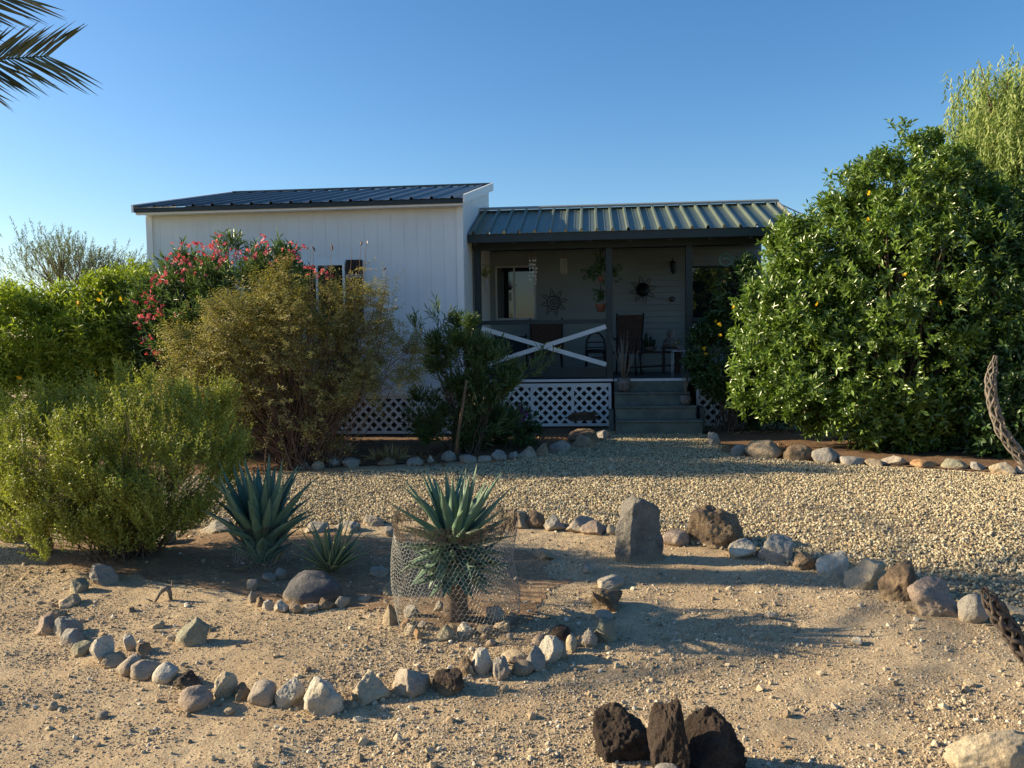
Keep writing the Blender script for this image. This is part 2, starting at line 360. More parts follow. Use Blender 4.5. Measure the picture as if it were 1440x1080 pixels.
M['pebble'] = stone_mat('mixed_pebbles', [(0,(.17,.13,.09)), (.25,(.33,.245,.15)), (.6,(.46,.36,.23)), (.85,(.50,.42,.30)), (1,(.68,.62,.50))])
n = 330000
x = rng.uniform(-7.5, 8.5, n); y = rng.uniform(3.5, 12.4, n)
k = gkeep(x, y) & (np.abs(x) < y*.68+.5) & (rng.random(n) < np.clip(1.15-(y-5)*.05, .4, 1)*np.clip(1.0+.9*noise2(x*.9, y*1.3, 41)+.4*noise2(x*3, y*3, 42), .35, 1)); x = x[k]; y = y[k]
s = rng.uniform(.012, .027, len(x)); s3 = s[:,None]*rng.uniform(.6, 1.25, (len(x), 3))
o = scatter('gravel', np.stack([x, y, hgt(x, y)+.010+rng.uniform(-.003,.006,len(x))], 1), s3, M['gravel'])
n = 520000
y = 2.2+rng.random(n)**1.35*6.5; x = rng.uniform(-1, 1, n)*(y*.7+.4)
cl = noise2(x*1.6, y*1.6, 21)+.6*noise2(x*5, y*5, 22)
k = (~gkeep(x, y)) & (rng.random(n) < np.clip(.45+.9*cl, .06, 1)); x = x[k]; y = y[k]
s = .0024+.0052*rng.random(len(x))**2 + .013*(rng.random(len(x)) < .035)*rng.random(len(x)) + .024*(rng.random(len(x)) < .0012)
s3 = s[:,None]*1.5*rng.uniform(.6, 1.2, (len(x), 3))
o = scatter('pebbles', np.stack([x, y, hgt(x, y)+.1*s], 1), s3, M['pebble'])
# strays of gravel outside the gravel yard along its edge and in the beds
n = 24000
x = rng.uniform(-6, 7, n); y = rng.uniform(8, 12.3, n); k = ~gkeep(x, y) & (noise2(x*2, y*2, 5) > .1); x = x[k]; y = y[k]
s3 = rng.uniform(.01, .03, (len(x), 3))
o = scatter('leaf_litter', np.stack([x, y, hgt(x, y)+.016], 1), s3*np.array([1.6,1.2,.3]), stone_mat('litter', [(0,(.09,.05,.03)), (.5,(.22,.12,.06)), (1,(.36,.24,.12))]))
# ---------------------------------------------------------------- rocks
_ico = {}
def ico(sub):
    if sub not in _ico:
        bm = bmesh.new(); bmesh.ops.create_icosphere(bm, subdivisions=sub, radius=1)
        v = np.array([q.co[:] for q in bm.verts]); f = np.array([[w.index for w in q.verts] for q in bm.faces]); bm.free()
        _ico[sub] = (v, f)
    return _ico[sub]
def rock_geo(seed, w, d, h, style='a', sub=4, taper=None):
    r_ = np.random.default_rng(seed); v, f = ico(sub)
    npl = {'a': 14, 'r': 22, 'f': 13, 'b': 11}[style]
    n = r_.normal(size=(npl, 3)); n /= np.linalg.norm(n, axis=1)[:,None]
    n = np.vstack([n, [[0,0,-1]]]); dd = r_.uniform(.6, 1.0, npl+1); dd[-1] = .75
    if style == 'r': dd = r_.uniform(.85, 1, npl+1)
    pw = {'a': 60, 'r': 9, 'f': 50, 'b': 70}[style]
    q = np.maximum(v@n.T, 1e-3)/dd[None]; rr = (q**pw).sum(1)**(-1/pw)
    rr = np.minimum(rr, 1.25); p = v*rr[:,None]
    off = r_.uniform(0, 50, 3)
    a = {'a': 1, 'r': .45, 'f': .8, 'b': 1.5}[style]
    nrm = .07*noise3(p*2.2+off, 1)+.04*noise3(p*5+off, 2)+.022*noise3(p*11+off, 3)
    if sub >= 5: nrm = nrm+.012*noise3(p*24+off, 4)-.03*a*np.abs(noise3(p*6+off, 6))
    p = p*(1+a*nrm)[:,None]
    p = p-(p.max(0)+p.min(0))/2; p = p/(p.max(0)-p.min(0))*np.array([w, d, h])
    p[:,2] += h/2
    tp = taper if taper is not None else {'a': .14, 'r': .04, 'f': .1, 'b': .14}[style]
    k_ = 1-tp*np.clip(p[:,2]/h, 0, 1)**1.3; lean = r_.uniform(-.1, .1)*w; p[:,0] = p[:,0]*k_+lean*p[:,2]/h; p[:,1] *= k_; p[:,1] += .08*d*p[:,2]/h
    return p, f
rock_id = [0]
def rock(px0, px1, py0, py1, mat, label, style='a', group='rocks of the garden borders', sub=5, name='border_rock', dep=.85, tilt=0, hk=1.0, cat='rock', rz=0.0, seed=None):
    rock_id[0] += 1; seed = seed or rock_id[0]*7+3
    cx = (px0+px1)/2; g = G(cx, py1-1); Y = g[1]
    w = (px1-px0)*Y/F; dep *= 1.1; hk *= .82; d = w*dep; Y2 = Y+d*.42; w = w*Y2/Y
    th = math.atan2(1.5, Y); ext = (py1-py0)*Y2/F
    h = math.sqrt(max(ext*ext-(d*math.sin(th))**2*.75, (ext*.45)**2))/math.cos(th)*hk
    V_, f_ = rock_geo(seed, w, d, h*1.3, style, sub)
    if rz: c, s = math.cos(rz), math.sin(rz); V_ = np.stack([V_[:,0]*c-V_[:,1]*s, V_[:,0]*s+V_[:,1]*c, V_[:,2]], 1)
    X = g[0]*Y2/Y
    V_[:,2] -= h*.27
    o = mesh_np(name, V_, f_, R[mat], smooth=True)
    o.location = (X, Y2, h1(X, Y2)); o.rotation_euler = (0, tilt, 0)
    return tag(o, label, cat, group)
RG = 'rocks edging the curved front bed'
for a in [
 (125,171,789,821,'grey','dark grey rock in shade at the back left end of the front ring','a'),
 (98,125,810,833,'green','pale greenish rock next to the shaded end rock of the front ring','a'),
 (77,113,833,852,'cream','flat cream rock on the left curve of the front ring','f'),
 (64,92,851,868,'tan','small tan rock just above the leftmost pinkish rock of the front ring','a'),
 (50,87,862,893,'pink','pinkish tan rock that is the leftmost of the front ring','a'),
 (72,112,866,896,'blue','blue grey rock touching the leftmost pinkish rock of the front ring','a'),
 (84,121,882,908,'blue','lower of two blue grey rocks on the left curve of the front ring','a'),
 (99,131,897,921,'green','flat grey green slab below the two blue grey ring rocks','f'),
 (126,160,895,935,'white','upright white rock on the left curve of the front ring','a'),
 (145,181,917,938,'tan','low tan rock right of the upright white ring rock','a'),
 (162,196,923,953,'purple','narrow purple brown rock in front of the low tan ring rock','r'),
 (182,223,927,956,'purple','wide purple grey rounded rock in the left part of the front ring','r'),
 (214,251,934,961,'white','rounded pale grey rock left of the black angular ring rock','r'),
 (246,287,942,970,'black','black angular rock in the left part of the front ring','b'),
 (252,299,961,998,'pink','brown pink rounded rock set forward of the front ring','r'),
 (302,333,941,981,'cream','pointed cream rock right of the forward pinkish ring rock','a'),
 (328,356,958,984,'brown','small knobbly brown rock between cream and purple ring rocks','b'),
 (350,389,956,990,'purple','smooth purple grey rock left of the white and blue ring rock','r'),
 (387,431,948,990,'white','white rock with bluish tint left of the big pale ring rock','a'),
 (425,487,950,1004,'white','biggest pale rock at the very front of the ring','b'),
 (492,551,942,989,'cream','cream and brown blocky rock right of the biggest pale ring rock','b'),
 (551,608,936,979,'purple','grey brown slanting rock left of the large black ring rock','a'),
 (604,654,939,975,'black','jagged black rock at the front right of the ring','b'),
 (640,667,921,950,'brown','small brown rock behind the jagged black ring rock','a'),
 (652,669,931,949,'cream','tiny cream wedge leaning on the upright white ring rock','a'),
 (661,696,909,948,'white','upright white tan rock on the right part of the front ring','a'),
 (691,718,922,954,'grey','grey block right of the upright white tan ring rock','a'),
 (702,743,911,929,'cream','flat cream rock lying behind the grey block of the ring','f'),
 (719,752,926,948,'tan','rounded grey tan rock right of the grey block of the ring','r'),
 (736,769,905,941,'grey','dark mottled grey rock left of the big white right ring rock','a'),
 (751,794,889,929,'white','big white slanting rock in the right part of the front ring','a'),
 (747,769,887,904,'pink','small pinkish rock behind the big white slanting ring rock','a'),
 (779,798,892,921,'grey','narrow grey rock against the right side of the big white ring rock','a'),
 (773,803,876,903,'black','dark rounded rock behind the narrow grey ring rock','r'),
 (796,813,886,911,'cream','narrow upright cream rock between black and purple ring rocks','r'),
 (811,843,879,906,'purple','purple brown rock left of the yellow sided ring rock','a'),
 (828,868,862,899,'green','grey rock with a yellowish side at the right end of the ring','a'),
 (836,863,854,868,'blue','small blue grey rock on top of the right end of the ring','r'),
 (828,878,822,858,'brown','dark brown crumbly rock on the shaded right side of the ring','b'),
 (838,878,806,824,'blue','flat blue grey slab on the shaded right side of the ring','f'),
 (819,838,789,803,'blue','small bluish rock at the back right of the ring in shade','a'),
 (752,782,768,785,'tan','low tan rock behind the right edge of the wire cage','f'),
]: rock(*a[:6], style=a[6], group=RG, dep=1.0)
AG = 'rocks between the dirt and the gravel'
for a in [
 (706,746,716,743,'tan','grey tan rock at the left start of the gravel edge row','a'),
 (735,767,716,742,'brown','brown grey rock second in the gravel edge row','r'),
 (763,796,718,745,'blue','blue green wedge rock third in the gravel edge row','a'),
 (793,836,722,748,'purple','purple pink slab left in the gravel edge row','f'),
 (814,854,730,752,'pink','low pink slab in front of the purple slab by the gravel','f'),
 (851,868,735,752,'cream','small cream rock left of the tall standing stone','r'),
 (928,971,744,768,'pink','smooth pinkish rock right of the tall standing stone','r'),
 (1023,1068,756,784,'white','white rock right of the big brown boulder by the gravel','a'),
 (1064,1118,745,788,'blue','smooth blue grey pointed rock in the gravel edge row','a'),
 (1114,1152,771,799,'brown','two lobed brown rock between blue grey and white rocks','b'),
 (1143,1191,768,808,'white','white ridged rock in the middle of the gravel edge row','b'),
 (1184,1250,780,825,'cream','blocky cream rock left of the dark brown gravel edge boulder','b'),
 (1230,1294,784,843,'brown','rough dark brown boulder in the gravel edge row','b'),
 (1277,1347,812,866,'pink','squarish pale pink block right of the dark brown boulder','b'),
 (1349,1388,830,873,'grey','smooth grey upright rock near the dark cholla branch','r'),
 (1404,1446,846,868,'cream','pale rock in the gravel at the right edge behind the dark cholla branch','f'),
]: rock(*a[:6], style=a[6], group=AG, dep=.8, sub=5)
rock(963,1045,712,771,'brown','big angular brown boulder with pale lower face by the gravel','b',AG,6,'boulder',.8,cat='boulder',seed=58,hk=1.12)
HG = 'rocks edging the right hand bed'
for a in [
 (995,1015,604,628,'blue','blue grey rock beside the foot of the porch steps','a'),
 (1014,1033,624,637,'brown','low brown rock near the left end of the right bed','f'),
 (1026,1051,623,641,'grey','dark rounded rock just left of the largest right bed boulder','r'),
 (1048,1101,616,646,'tan','largest rounded tan grey boulder at the left of the right bed','r'),
 (1101,1149,622,649,'brown','dark brown boulder right of the largest right bed boulder','r'),
 (1144,1184,627,652,'grey','domed grey tan rock third boulder of the right bed','r'),
 (1181,1220,639,654,'grey','long low grey rock right of the domed right bed rock','r'),
 (1218,1244,643,655,'tan','small low rock between the long grey and purple tan rocks','r'),
 (1239,1276,639,655,'purple','flat topped purple tan rock in the right bed row','f'),
 (1283,1320,645,658,'orange','orange pink rounded rock in the right bed row','r'),
 (1325,1362,644,660,'green','dark grey green low rock in the right bed row','r'),
 (1363,1391,647,661,'blue','small speckled blue rock left of the cream block','a'),
 (1392,1426,648,667,'cream','squared cream block near the curved cholla branch','a'),
 (1427,1450,654,666,'purple','low purple rock at the right edge of the right bed row','a'),
]: rock(*a[:6], style=a[6], group=HG, dep=.8)
CG = 'rocks edging the bed before the house'
for a in [
 (416,438,645,658,'grey','small grey rock at the left end of the house bed edge','a'),
 (436,456,644,658,'purple','small purple rock second in the house bed edge','r'),
 (455,482,637,655,'blue','bluish rock below the brown twiggy shrub','a'),
 (480,509,641,656,'grey','low grey rock right of the bluish house bed rock','a'),
 (530,556,640,655,'brown','low brown rock in the middle of the house bed edge','r'),
 (572,596,641,655,'grey','small grey rock left of the staked oleander','a'),
 (601,611,636,650,'white','narrow pale stone left of the wooden stake foot','a'),
 (620,642,630,648,'grey','rounded grey rock at the foot of the wooden stake','r'),
 (647,672,637,651,'blue','low blue grey rock right of the wooden stake','r'),
 (670,692,638,650,'purple','low purple rock right of the stake in the house bed edge','r'),
 (689,714,631,649,'grey','grey rock in the edge under the small oleander','a'),
 (712,732,632,645,'blue','small dark blue rock under the violet flowers','a'),
 (728,756,624,645,'purple','larger purplish rock below the violet flowers','a'),
 (753,773,618,640,'tan','upright tan rock where the house bed edge turns','a'),
 (770,802,615,636,'grey','dark grey rock in the curve of the house bed edge','r'),
 (800,838,608,631,'tan','tan rock under the stacked twig bundle','a'),
 (834,860,602,618,'grey','grey rock at the left foot of the porch steps','a'),
]: rock(*a[:6], style=a[6], group=CG, dep=.8)
IG = 'small stones around the striped agave'
for a in [
 (345,364,813,831,'purple','purple stone at the left of the small stone ring','a'),
 (348,361,829,847,'grey','grey stone on the left of the small stone ring','a'),
 (359,373,838,854,'brown','brown stone on the lower left of the small stone ring','a'),
 (369,387,842,859,'white','white stone at the lower left of the small stone ring','a'),
 (384,408,844,863,'white','larger white stone below the dark blue grey boulder','a'),
 (406,426,847,863,'tan','tan stone below the dark blue grey boulder','a'),
 (424,448,847,861,'pink','flat pinkish stone below the dark blue grey boulder','f'),
 (447,471,840,858,'brown','brown stone below the right end of the dark boulder','a'),
 (469,494,837,854,'grey','grey stone right of the brown one in the small stone ring','a'),
 (502,521,834,845,'grey','small grey stone at the right end of the small stone ring','r'),
 (368,388,804,818,'grey','low grey stone above the small stone ring','f'),
 (386,404,796,814,'grey','rounded grey stone left of the dark blue grey boulder','r'),
 (519,548,794,809,'blue','dark flat stone right of the striped agave','f'),
 (537,563,812,834,'green','grey green slab leaning beside the wire cage','f'),
]: rock(*a[:6], style=a[6], group=IG, dep=.9)
rock(394,481,803,850,'bluedark','dark blue grey boulder in front of the striped agave','r',None,5,'boulder',.7,cat='boulder',seed=24)
KG = 'small stones at the foot of the wire cage'
for a in [
 (537,561,846,878,'tan','upright tan stone left of the wire cage','a'),
 (561,580,869,884,'orange','orange tan stone at the left foot of the wire cage','r'),
 (566,586,873,892,'cream','cream stone second from left at the cage foot','a'),
 (581,594,881,898,'orange','small orange stone between cream and grey cage stones','a'),
 (585,601,873,884,'grey','small grey stone tucked against the cage mesh','a'),
 (612,644,877,898,'green','dark green grey stone at the front of the cage foot','a'),
 (642,669,873,891,'white','white stone at the front of the cage foot','a'),
 (667,694,876,889,'tan','tan stone right of the white cage foot stone','r'),
 (692,718,867,884,'cream','yellowish stone at the right foot of the cage','a'),
 (682,698,892,903,'pink','small pink stone fallen in front of the cage','r'),
 (711,722,886,896,'grey','tiny grey stone at the right front of the cage','r'),
 (567,594,847,868,'grey','grey stone inside the cage on the left','a'),
 (609,628,842,858,'blue','bluish stone inside the cage in the middle','a'),
 (682,711,847,868,'purple','purplish stone inside the cage on the right','a'),
]: rock(*a[:6], style=a[6], group=KG, dep=.9)
BG = 'shaded stones behind the front ring'
for a in [
 (427,463,732,749,'blue','blue stone in shade left behind the striped agave','a'),
 (468,508,732,748,'grey','wide grey stone in shade behind the striped agave','a'),
 (510,542,722,739,'purple','purplish stone in shade right behind the striped agave','a'),
 (541,563,736,752,'grey','grey stone in shade left behind the wire cage','r'),
 (283,328,726,748,'blue','bluish stone in shade beside the large left agave','a'),
 (4,42,738,764,'brown','dark brown stone under the left shrub at the frame edge','a'),
 (36,74,752,780,'brown','dark brown stone under the left shrub farther in','r'),
 (205,246,742,764,'grey','grey stone in deep shade under the left shrub','a'),
]: rock(*a[:6], style=a[6], group=BG, dep=.9)
SG = 'loose stones inside the front ring'
rock(246,299,866,908,'green','big greenish tan wedge stone lying inside the front ring','a',SG,5,dep=.6,seed=13)
rock(175,193,889,914,'white','small upright white stone inside the front ring','r',SG)
rock(191,213,901,921,'brown','small dark stone beside the upright white stone','a',SG)
rock(211,233,874,885,'cream','small flat cream stone left of the greenish wedge stone','f',SG)
rock(67,82,980,992,'grey','small grey stone lying on dirt outside the ring at left','r',SG)
rock(134,151,992,1004,'grey','rounded grey pebble rock outside the ring below the purple rocks','r',SG)
rock(316,331,989,999,'tan','little tan stone outside the ring below the cream pointed rock','r',SG)
rock(533,546,988,997,'pink','little pinkish stone in the shadow of the front ring','r',SG)
rock(1196,1213,887,899,'white','small white stone alone on the dirt at right','r',SG)
rock(1076,1092,857,867,'white','flat little white stone in the striped shade at right','f',SG)
rock(1355,1372,951,961,'cream','little cream stone alone on the lower right dirt','r',SG)
rock(703,716,960,970,'cream','little cream stone in the shade of the grey ring block','r',SG)
# foreground
def fg_rock(c, dims, mat, label, seed, style='b', rz=0, tilt=(0,0), name='lava_rock', cat='rock', group=None, taper=None):
    V_, f_ = rock_geo(seed, *dims, style, 6, taper)
    o = mesh_np(name, V_, f_, R[mat], smooth=True)
    o.location = c; o.rotation_euler = (tilt[0], tilt[1], rz); return tag(o, label, cat, group)
LG = 'black lava rocks at the bottom of the frame'
g = G(884,1062); fg_rock((g[0], g[1]+.06, -.085), (.225,.19,.245), 'black','craggy black lava rock on the left of the front trio',5,'b',.4,(0,0),group=LG,taper=.15)
g = G(938,1092); fg_rock((g[0], g[1]+.02, -.05), (.125,.20,.31), 'black','tall narrow black lava rock in the middle of the front trio',23,'b',.5,(0,.04),group=LG,taper=.34)
g = G(1001,1082); fg_rock((g[0], g[1]+.05, -.065), (.30,.2,.255), 'black','broad pointed black lava rock on the right of the front trio',36,'b',.1,(0,.03),group=LG,taper=.5)
g = G(940,1100); fg_rock((g[0], g[1]+.0, -.03), (.10,.09,.09), 'grey','small grey stone leaning on the front of the lava trio',77,'r',0)
g = G(1412,1112); fg_rock((g[0], g[1]+.06, -.05), (.34,.22,.22), 'cream','large cream rock cut off by the bottom right corner',12,'a',0,(0,0),'boulder','boulder')
# standing stone
def standing():
    g = G(897,785); Y = g[1]+.07; X = g[0]*Y/g[1]
    v, f = ico(6); h = .49; 
    p = v.copy(); n_ = np.array([[1,.1,.02],[-1,.15,.08],[.35,-1,.05],[-.75,-.75,.1],[.2,1,.1],[0,0,-1],[.62,0,.72],[-.45,-.1,.8],[.25,-.5,.85]]); n_ /= np.linalg.norm(n_, axis=1)[:,None]
    dd = np.array([.135,.135,.09,.12,.1,.05,.26,.345,.31]); 
    c0 = np.array([0,0,.0])
    # stretched body: planes about centre at height .2
    n2 = np.array([[1,.1,.02],[-1,.15,.10],[.3,-1,.05],[-.75,-.75,.1],[.2,1,.1],[0,0,-1],[.53,0,.85],[-.875,-.1,.483],[.1,-.55,.83]]); n2 /= np.linalg.norm(n2, axis=1)[:,None]
    d2 = np.array([.128,.13,.085,.118,.1,.24,.198,.153,.22])
    q = np.maximum(p@n2.T, 1e-3)/d2[None]; rr = (q**60).sum(1)**(-1/60); p = p*rr[:,None]
    off = np.array([3.,7.,2.])
    p *= (1+.10*noise3(p*9+off, 1)+.05*noise3(p*22+off, 2)+.02*noise3(p*50+off, 3)-.05*np.abs(noise3(p*16+off, 4)))[:,None]
    p = p-(p.max(0)+p.min(0))/2; p = p/(p.max(0)-p.min(0))*np.array([.325,.22,h]); p[:,2] += h/2-.05
    p[:,0] *= 1+.06*(.3-p[:,2])
    o = mesh_np('standing_stone', p, f, R['stone'], smooth=True); o.location = (X, Y, h1(X, Y))
    tag(o, 'tall grey standing stone upright at the edge of the gravel', 'standing stone')
standing()
# ---------------------------------------------------------------- house
HLOC = tuple(O)
house = empty('house', HLOC, 'white single storey house with dark metal roofs and a shaded front porch', 'house', rz=-T)
W0, W1, WH = -4.86, 0.02, 3.40
# wing walls (boards with grooves)
w = MB(); w.box(W0+.012, W1-.012, .012, 3.3, .60, WH)
x_ = W0
while x_ < W1-.01:
    x2 = min(x_+.198, W1); w.box(x_+.0012, x2-.0012, .008, .0125, .77, 3.215)
    w.box(x_+.0012, x2-.0012, .009, .0125, 3.222, WH-.02); x_ += .2
y_ = .0
WB = [0,.6,1.2,1.8,2.4,3.0,3.3]
# side wall toward the porch with sloping top
def rz_(v): return 3.42 + (4.28-3.42)*(v+.25)/3.55
while y_ < 3.28:
    y2 = min(y_+.2, 3.3)
    for (xa, xb) in ((W1-.014, W1), (W0, W0+.014)):
        za, zb = rz_(y_+.004)-.06, rz_(y2-.004)-.06
        w.hexa([(xa,y_+.004,.77),(xb,y_+.004,.77),(xb,y2-.004,.77),(xa,y2-.004,.77),(xa,y_+.004,za),(xb,y_+.004,za),(xb,y2-.004,zb),(xa,y2-.004,zb)])
    y_ += .2
# gable fill behind
w.hexa([(W0+.014,.014,WH),(W1-.014,.014,WH),(W1-.014,3.29,WH),(W0+.014,3.29,WH),(W0+.014,.014,WH+.02),(W1-.014,.014,WH+.02),(W1-.014,3.29,4.18),(W0+.014,3.29,4.18)])
w.build('wall', M['siding'], house)
t = MB(); t.box(W0-.012, W0+.085, -.014, -.001, .77, 3.385); t.box(W1-.085, W1+.012, -.014, -.001, .77, 3.385)
t.box(W1+.001, W1+.013, .0, .09, .77, 3.40)
t.box(W0, W1, -.010, 0, .60, .765)
t.build('corner_board', M['trim'], house)
# metal roof
def metal_roof(name, u0, u1, v0, z0, v1, z1, pitch, mat, rib=.032, ph=0, thick=.004):
    prof = []; u = u0+ph
    while u < u1-.09:
        prof += [(u, 0), (u+.016, rib), (u+.044, rib), (u+.06, 0)]
        m_ = (u+.06+u+pitch)/2
        if pitch > .2: prof += [(m_-.02, 0), (m_-.012, .007), (m_+.012, .007), (m_+.02, 0)]
        u += pitch
    prof = [(u0, 0)]+[p_ for p_ in prof if u0 < p_[0] < u1]+[(u1, 0)]
    b = MB(); n_ = 8
    V_ = [(p_[0], v0+(v1-v0)*i/n_, z0+(z1-z0)*i/n_+p_[1]) for i in range(n_+1) for p_ in prof]
    m_ = len(prof); Fs = [(i*m_+j, i*m_+j+1, (i+1)*m_+j+1, (i+1)*m_+j) for i in range(n_) for j in range(m_-1)]
    b.add(V_, Fs); o = b.build(name, mat, house)
    s_ = o.modifiers.new('s', 'SOLIDIFY'); s_.thickness = thick; s_.offset = -1; return o
ro = metal_roof('roof', W0-.05, W1+.05, -.27, 3.475, 3.3, 4.28, .30, M['roofnavy'])
b = MB(); b.box(W0-.06, W1+.055, -.25, -.225, 3.405, 3.468); b.build('fascia', M['teal'], ro)
b = MB(); b.box(W0-.05, W1+.045, -.222, -.16, 3.375, 3.44); b.build('soffit_trim', M['trim'], ro)
for ux in (W1+.058, W0-.085):
    b = MB(); b.hexa([(ux,-.275,3.40),(ux+.028,-.275,3.40),(ux+.028,3.34,4.19),(ux,3.34,4.19),(ux,-.275,3.52),(ux+.028,-.275,3.52),(ux+.028,3.34,4.335),(ux,3.34,4.335)])
    b.build('rake_board', M['trim'], ro)
b = MB(); b.hexa([(W0,-.2,3.35),(W1+.05,-.2,3.35),(W1+.05,3.3,4.19),(W0,3.3,4.19),(W0,-.2,3.37),(W1+.05,-.2,3.37),(W1+.05,3.3,4.22),(W0,3.3,4.22)]) if False else b.box(W0+.02, W1-.02, -.16, .0, 3.385, 3.40)
b.build('soffit', M['trim'], ro)
b = MB(); b.hexa([(W0-.06,3.22,4.27),(W1+.06,3.22,4.27),(W1+.06,3.36,4.31),(W0-.06,3.36,4.31),(W0-.06,3.22,4.315),(W1+.06,3.22,4.315),(W1+.06,3.36,4.33),(W0-.06,3.36,4.33)])
b.build('ridge_cap', M['roofnavy'], ro)
b = MB(); b.box(W0+.01, W1-.01, 3.3, 3.33, .6, 4.2); b.build('wall', M['siding'], house)
# lattice
def lattice(u0, u1, v, z0, z1, name='lattice_panel', battens=()):
    b = MB(); p_ = .155; hw = .021
    for sgn, dv in ((1, 0), (-1, .008)):
        c = -10.0
        while c < 20:
            # line: z = sgn*(x) + c
            pts = []
            for xx in (u0, u1):
                zz = sgn*xx+c
                if z0 <= zz <= z1: pts.append((xx, zz))
            for zz in (z0, z1):
                xx = (zz-c)/sgn
                if u0 < xx < u1: pts.append((xx, zz))
            if len(pts) >= 2:
                pts.sort(); (xa, za), (xb, zb) = pts[0], pts[-1]
                if xb-xa > .01: b.bar((xa, v+dv, za), (xb, v+dv, zb), hw*2, .007, up=(0,1,0))
            c += p_
    o = b.build(name, M['lattice'], house)
    f = MB(); f.box(u0-.02, u1+.02, v-.014, v+.018, z1-.012, z1+.045); f.box(u0-.02, u1+.02, v-.014, v+.018, z0-.03, z0+.012)
    for x_ in (u0, u1)+tuple(battens): f.box(x_-.022, x_+.022, v-.018, v-.004, z0+.012, z1-.012)
    f.build('lattice_frame', M['lattice'], o); return o
lattice(W0+.02, -2.2, .03, .05, .565, battens=(-3.6,))
lattice(-2.155, W1-.02, .03, .05, .565, battens=(-.62,))
lattice(.08, 2.19, .97, .05, .66, battens=(.95, 1.6))
lattice(3.56, 5.1, .97, .05, .66)
b = MB(); b.box(W0+.1, W1-.1, .35, .38, 0, .6); b.box(.1, 5.0, 1.5, 1.53, 0, .7); b.build('foundation', M['darkwood'], house)
# wing window and shutters
def window(u0, u1, v, z0, z1, mull=(), fr=.035, label=None, framemat='alu', parent=None):
    b = MB(); d = .045
    b.box(u0-fr, u1+fr, v-d, v-.002, z1, z1+fr); b.box(u0-fr, u1+fr, v-d-.01, v-.002, z0-fr, z0)
    b.box(u0-fr, u0, v-d, v-.002, z0, z1); b.box(u1, u1+fr, v-d, v-.002, z0, z1)
    for m_ in mull: b.box(m_-.016, m_+.016, v-d+.006, v-.002, z0, z1)
    o = b.build('window', M[framemat], house)
    e = [u0]+[m_ for m_ in mull]+[u1]
    for a, c in zip(e[:-1], e[1:]):
        g_ = MB(); g_.box(a+.002+(.016 if a in mull else 0), c-.002-(.016 if c in mull else 0), v-.022, v-.008, z0+.001, z1-.001); g_.build('pane', M['glass'], o)
    return o
window(-2.6, -1.80, 0, 1.75, 2.57, mull=(-2.2,), framemat='trim')
for u0 in (-1.745, -2.905):
    b = MB(); b.box(u0, u0+.25, -.05, -.02, 1.7, 2.645); 
    for k in range(5): b.box(u0+.012+k*.048, u0+.044+k*.048, -.058, -.05, 1.72, 2.36)
    for k in range(5): b.box(u0+.012+k*.048, u0+.044+k*.048, -.058, -.05, 2.44, 2.63)
    sh = b.build('shutter', M['shutter'], house)
    c = MB(); c.box(u0-.003, u0+.253, -.064, -.0585, 2.375, 2.43); c.build('shutter_rail', M['shutter2'], sh)
# porch
EV, EZ, RV, RZ = .45, 3.03, 2.0, 3.60
pr = metal_roof('porch_roof', .04, 4.97, EV-.03, EZ, RV, RZ, .235, M['roofgreen'], rib=.046, ph=.05)
b = MB(); b.box(.035, 4.96, EV-.0, EV+.025, 2.905, 3.034); b.build('fascia', M['teal'], pr)
b = MB(); b.hexa([(.0,RV-.09,RZ+.012),(5.0,RV-.09,RZ+.012),(5.0,RV+.06,RZ+.05),(.0,RV+.06,RZ+.05),(.0,RV-.09,RZ+.045),(5.0,RV-.09,RZ+.045),(5.0,RV+.06,RZ+.085),(.0,RV+.06,RZ+.085)]); b.build('ridge_cap', M['ridge'], pr)
b = MB(); b.hexa([(4.972,EV-.03,2.94),(4.995,EV-.03,2.94),(4.995,RV,3.50),(4.972,RV,3.50),(4.972,EV-.03,3.06),(4.995,EV-.03,3.06),(4.995,RV,3.655),(4.972,RV,3.655)]); b.build('rake_board', M['ridge'], pr)
for k in range(9):
    u = .12+k*.59; b = MB(); s_ = (RZ-EZ)/(RV-EV); z = lambda v: EZ+(v-EV)*s_-.03
    b.hexa([(u,EV+.028,z(EV)-.13),(u+.045,EV+.028,z(EV)-.13),(u+.045,RV,z(RV)-.13),(u,RV,z(RV)-.13),(u,EV+.028,z(EV)),(u+.045,EV+.028,z(EV)),(u+.045,RV,z(RV)),(u,RV,z(RV))])
    b.build('rafter', M['darkwood'], pr)
b = MB(); b.hexa([(0.03,RV,RZ-.01),(4.96,RV,RZ-.01),(4.96,7.5,3.0),(0.03,7.5,3.0),(0.03,RV,RZ+.02),(4.96,RV,RZ+.02),(4.96,7.5,3.03),(0.03,7.5,3.03)]); b.build('roof', M['roofgreen'], house)
b = MB(); b.box(.025, 4.97, 1.062, 3.28, 3.05, 3.07); b.build('ceiling', M['darkwood'], house)
b = MB(); b.box(.03, 4.95, .95, 1.06, 2.84, 3.05); b.build('beam', M['teal'], house)
for u in (.10, 2.19, 3.43, 4.88):
    b = MB(); b.box(u-.052, u+.052, .95, 1.054, .78, 2.838); b.build('post', M['teal'], house, bevel=.004)
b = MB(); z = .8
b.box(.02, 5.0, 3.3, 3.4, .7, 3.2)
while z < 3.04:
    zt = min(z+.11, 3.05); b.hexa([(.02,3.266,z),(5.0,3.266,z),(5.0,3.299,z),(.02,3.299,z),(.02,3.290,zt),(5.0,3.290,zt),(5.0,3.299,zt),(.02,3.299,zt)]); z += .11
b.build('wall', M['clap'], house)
b = MB(); b.box(4.93, 5.0, 3.4, 7.4, 0, 3.0); b.box(0.02, 5.0, 7.4, 7.5, 0, 3.0); b.box(.02, 4.93, 3.4, 3.5, 0, .7); b.build('wall', M['siding'], house)
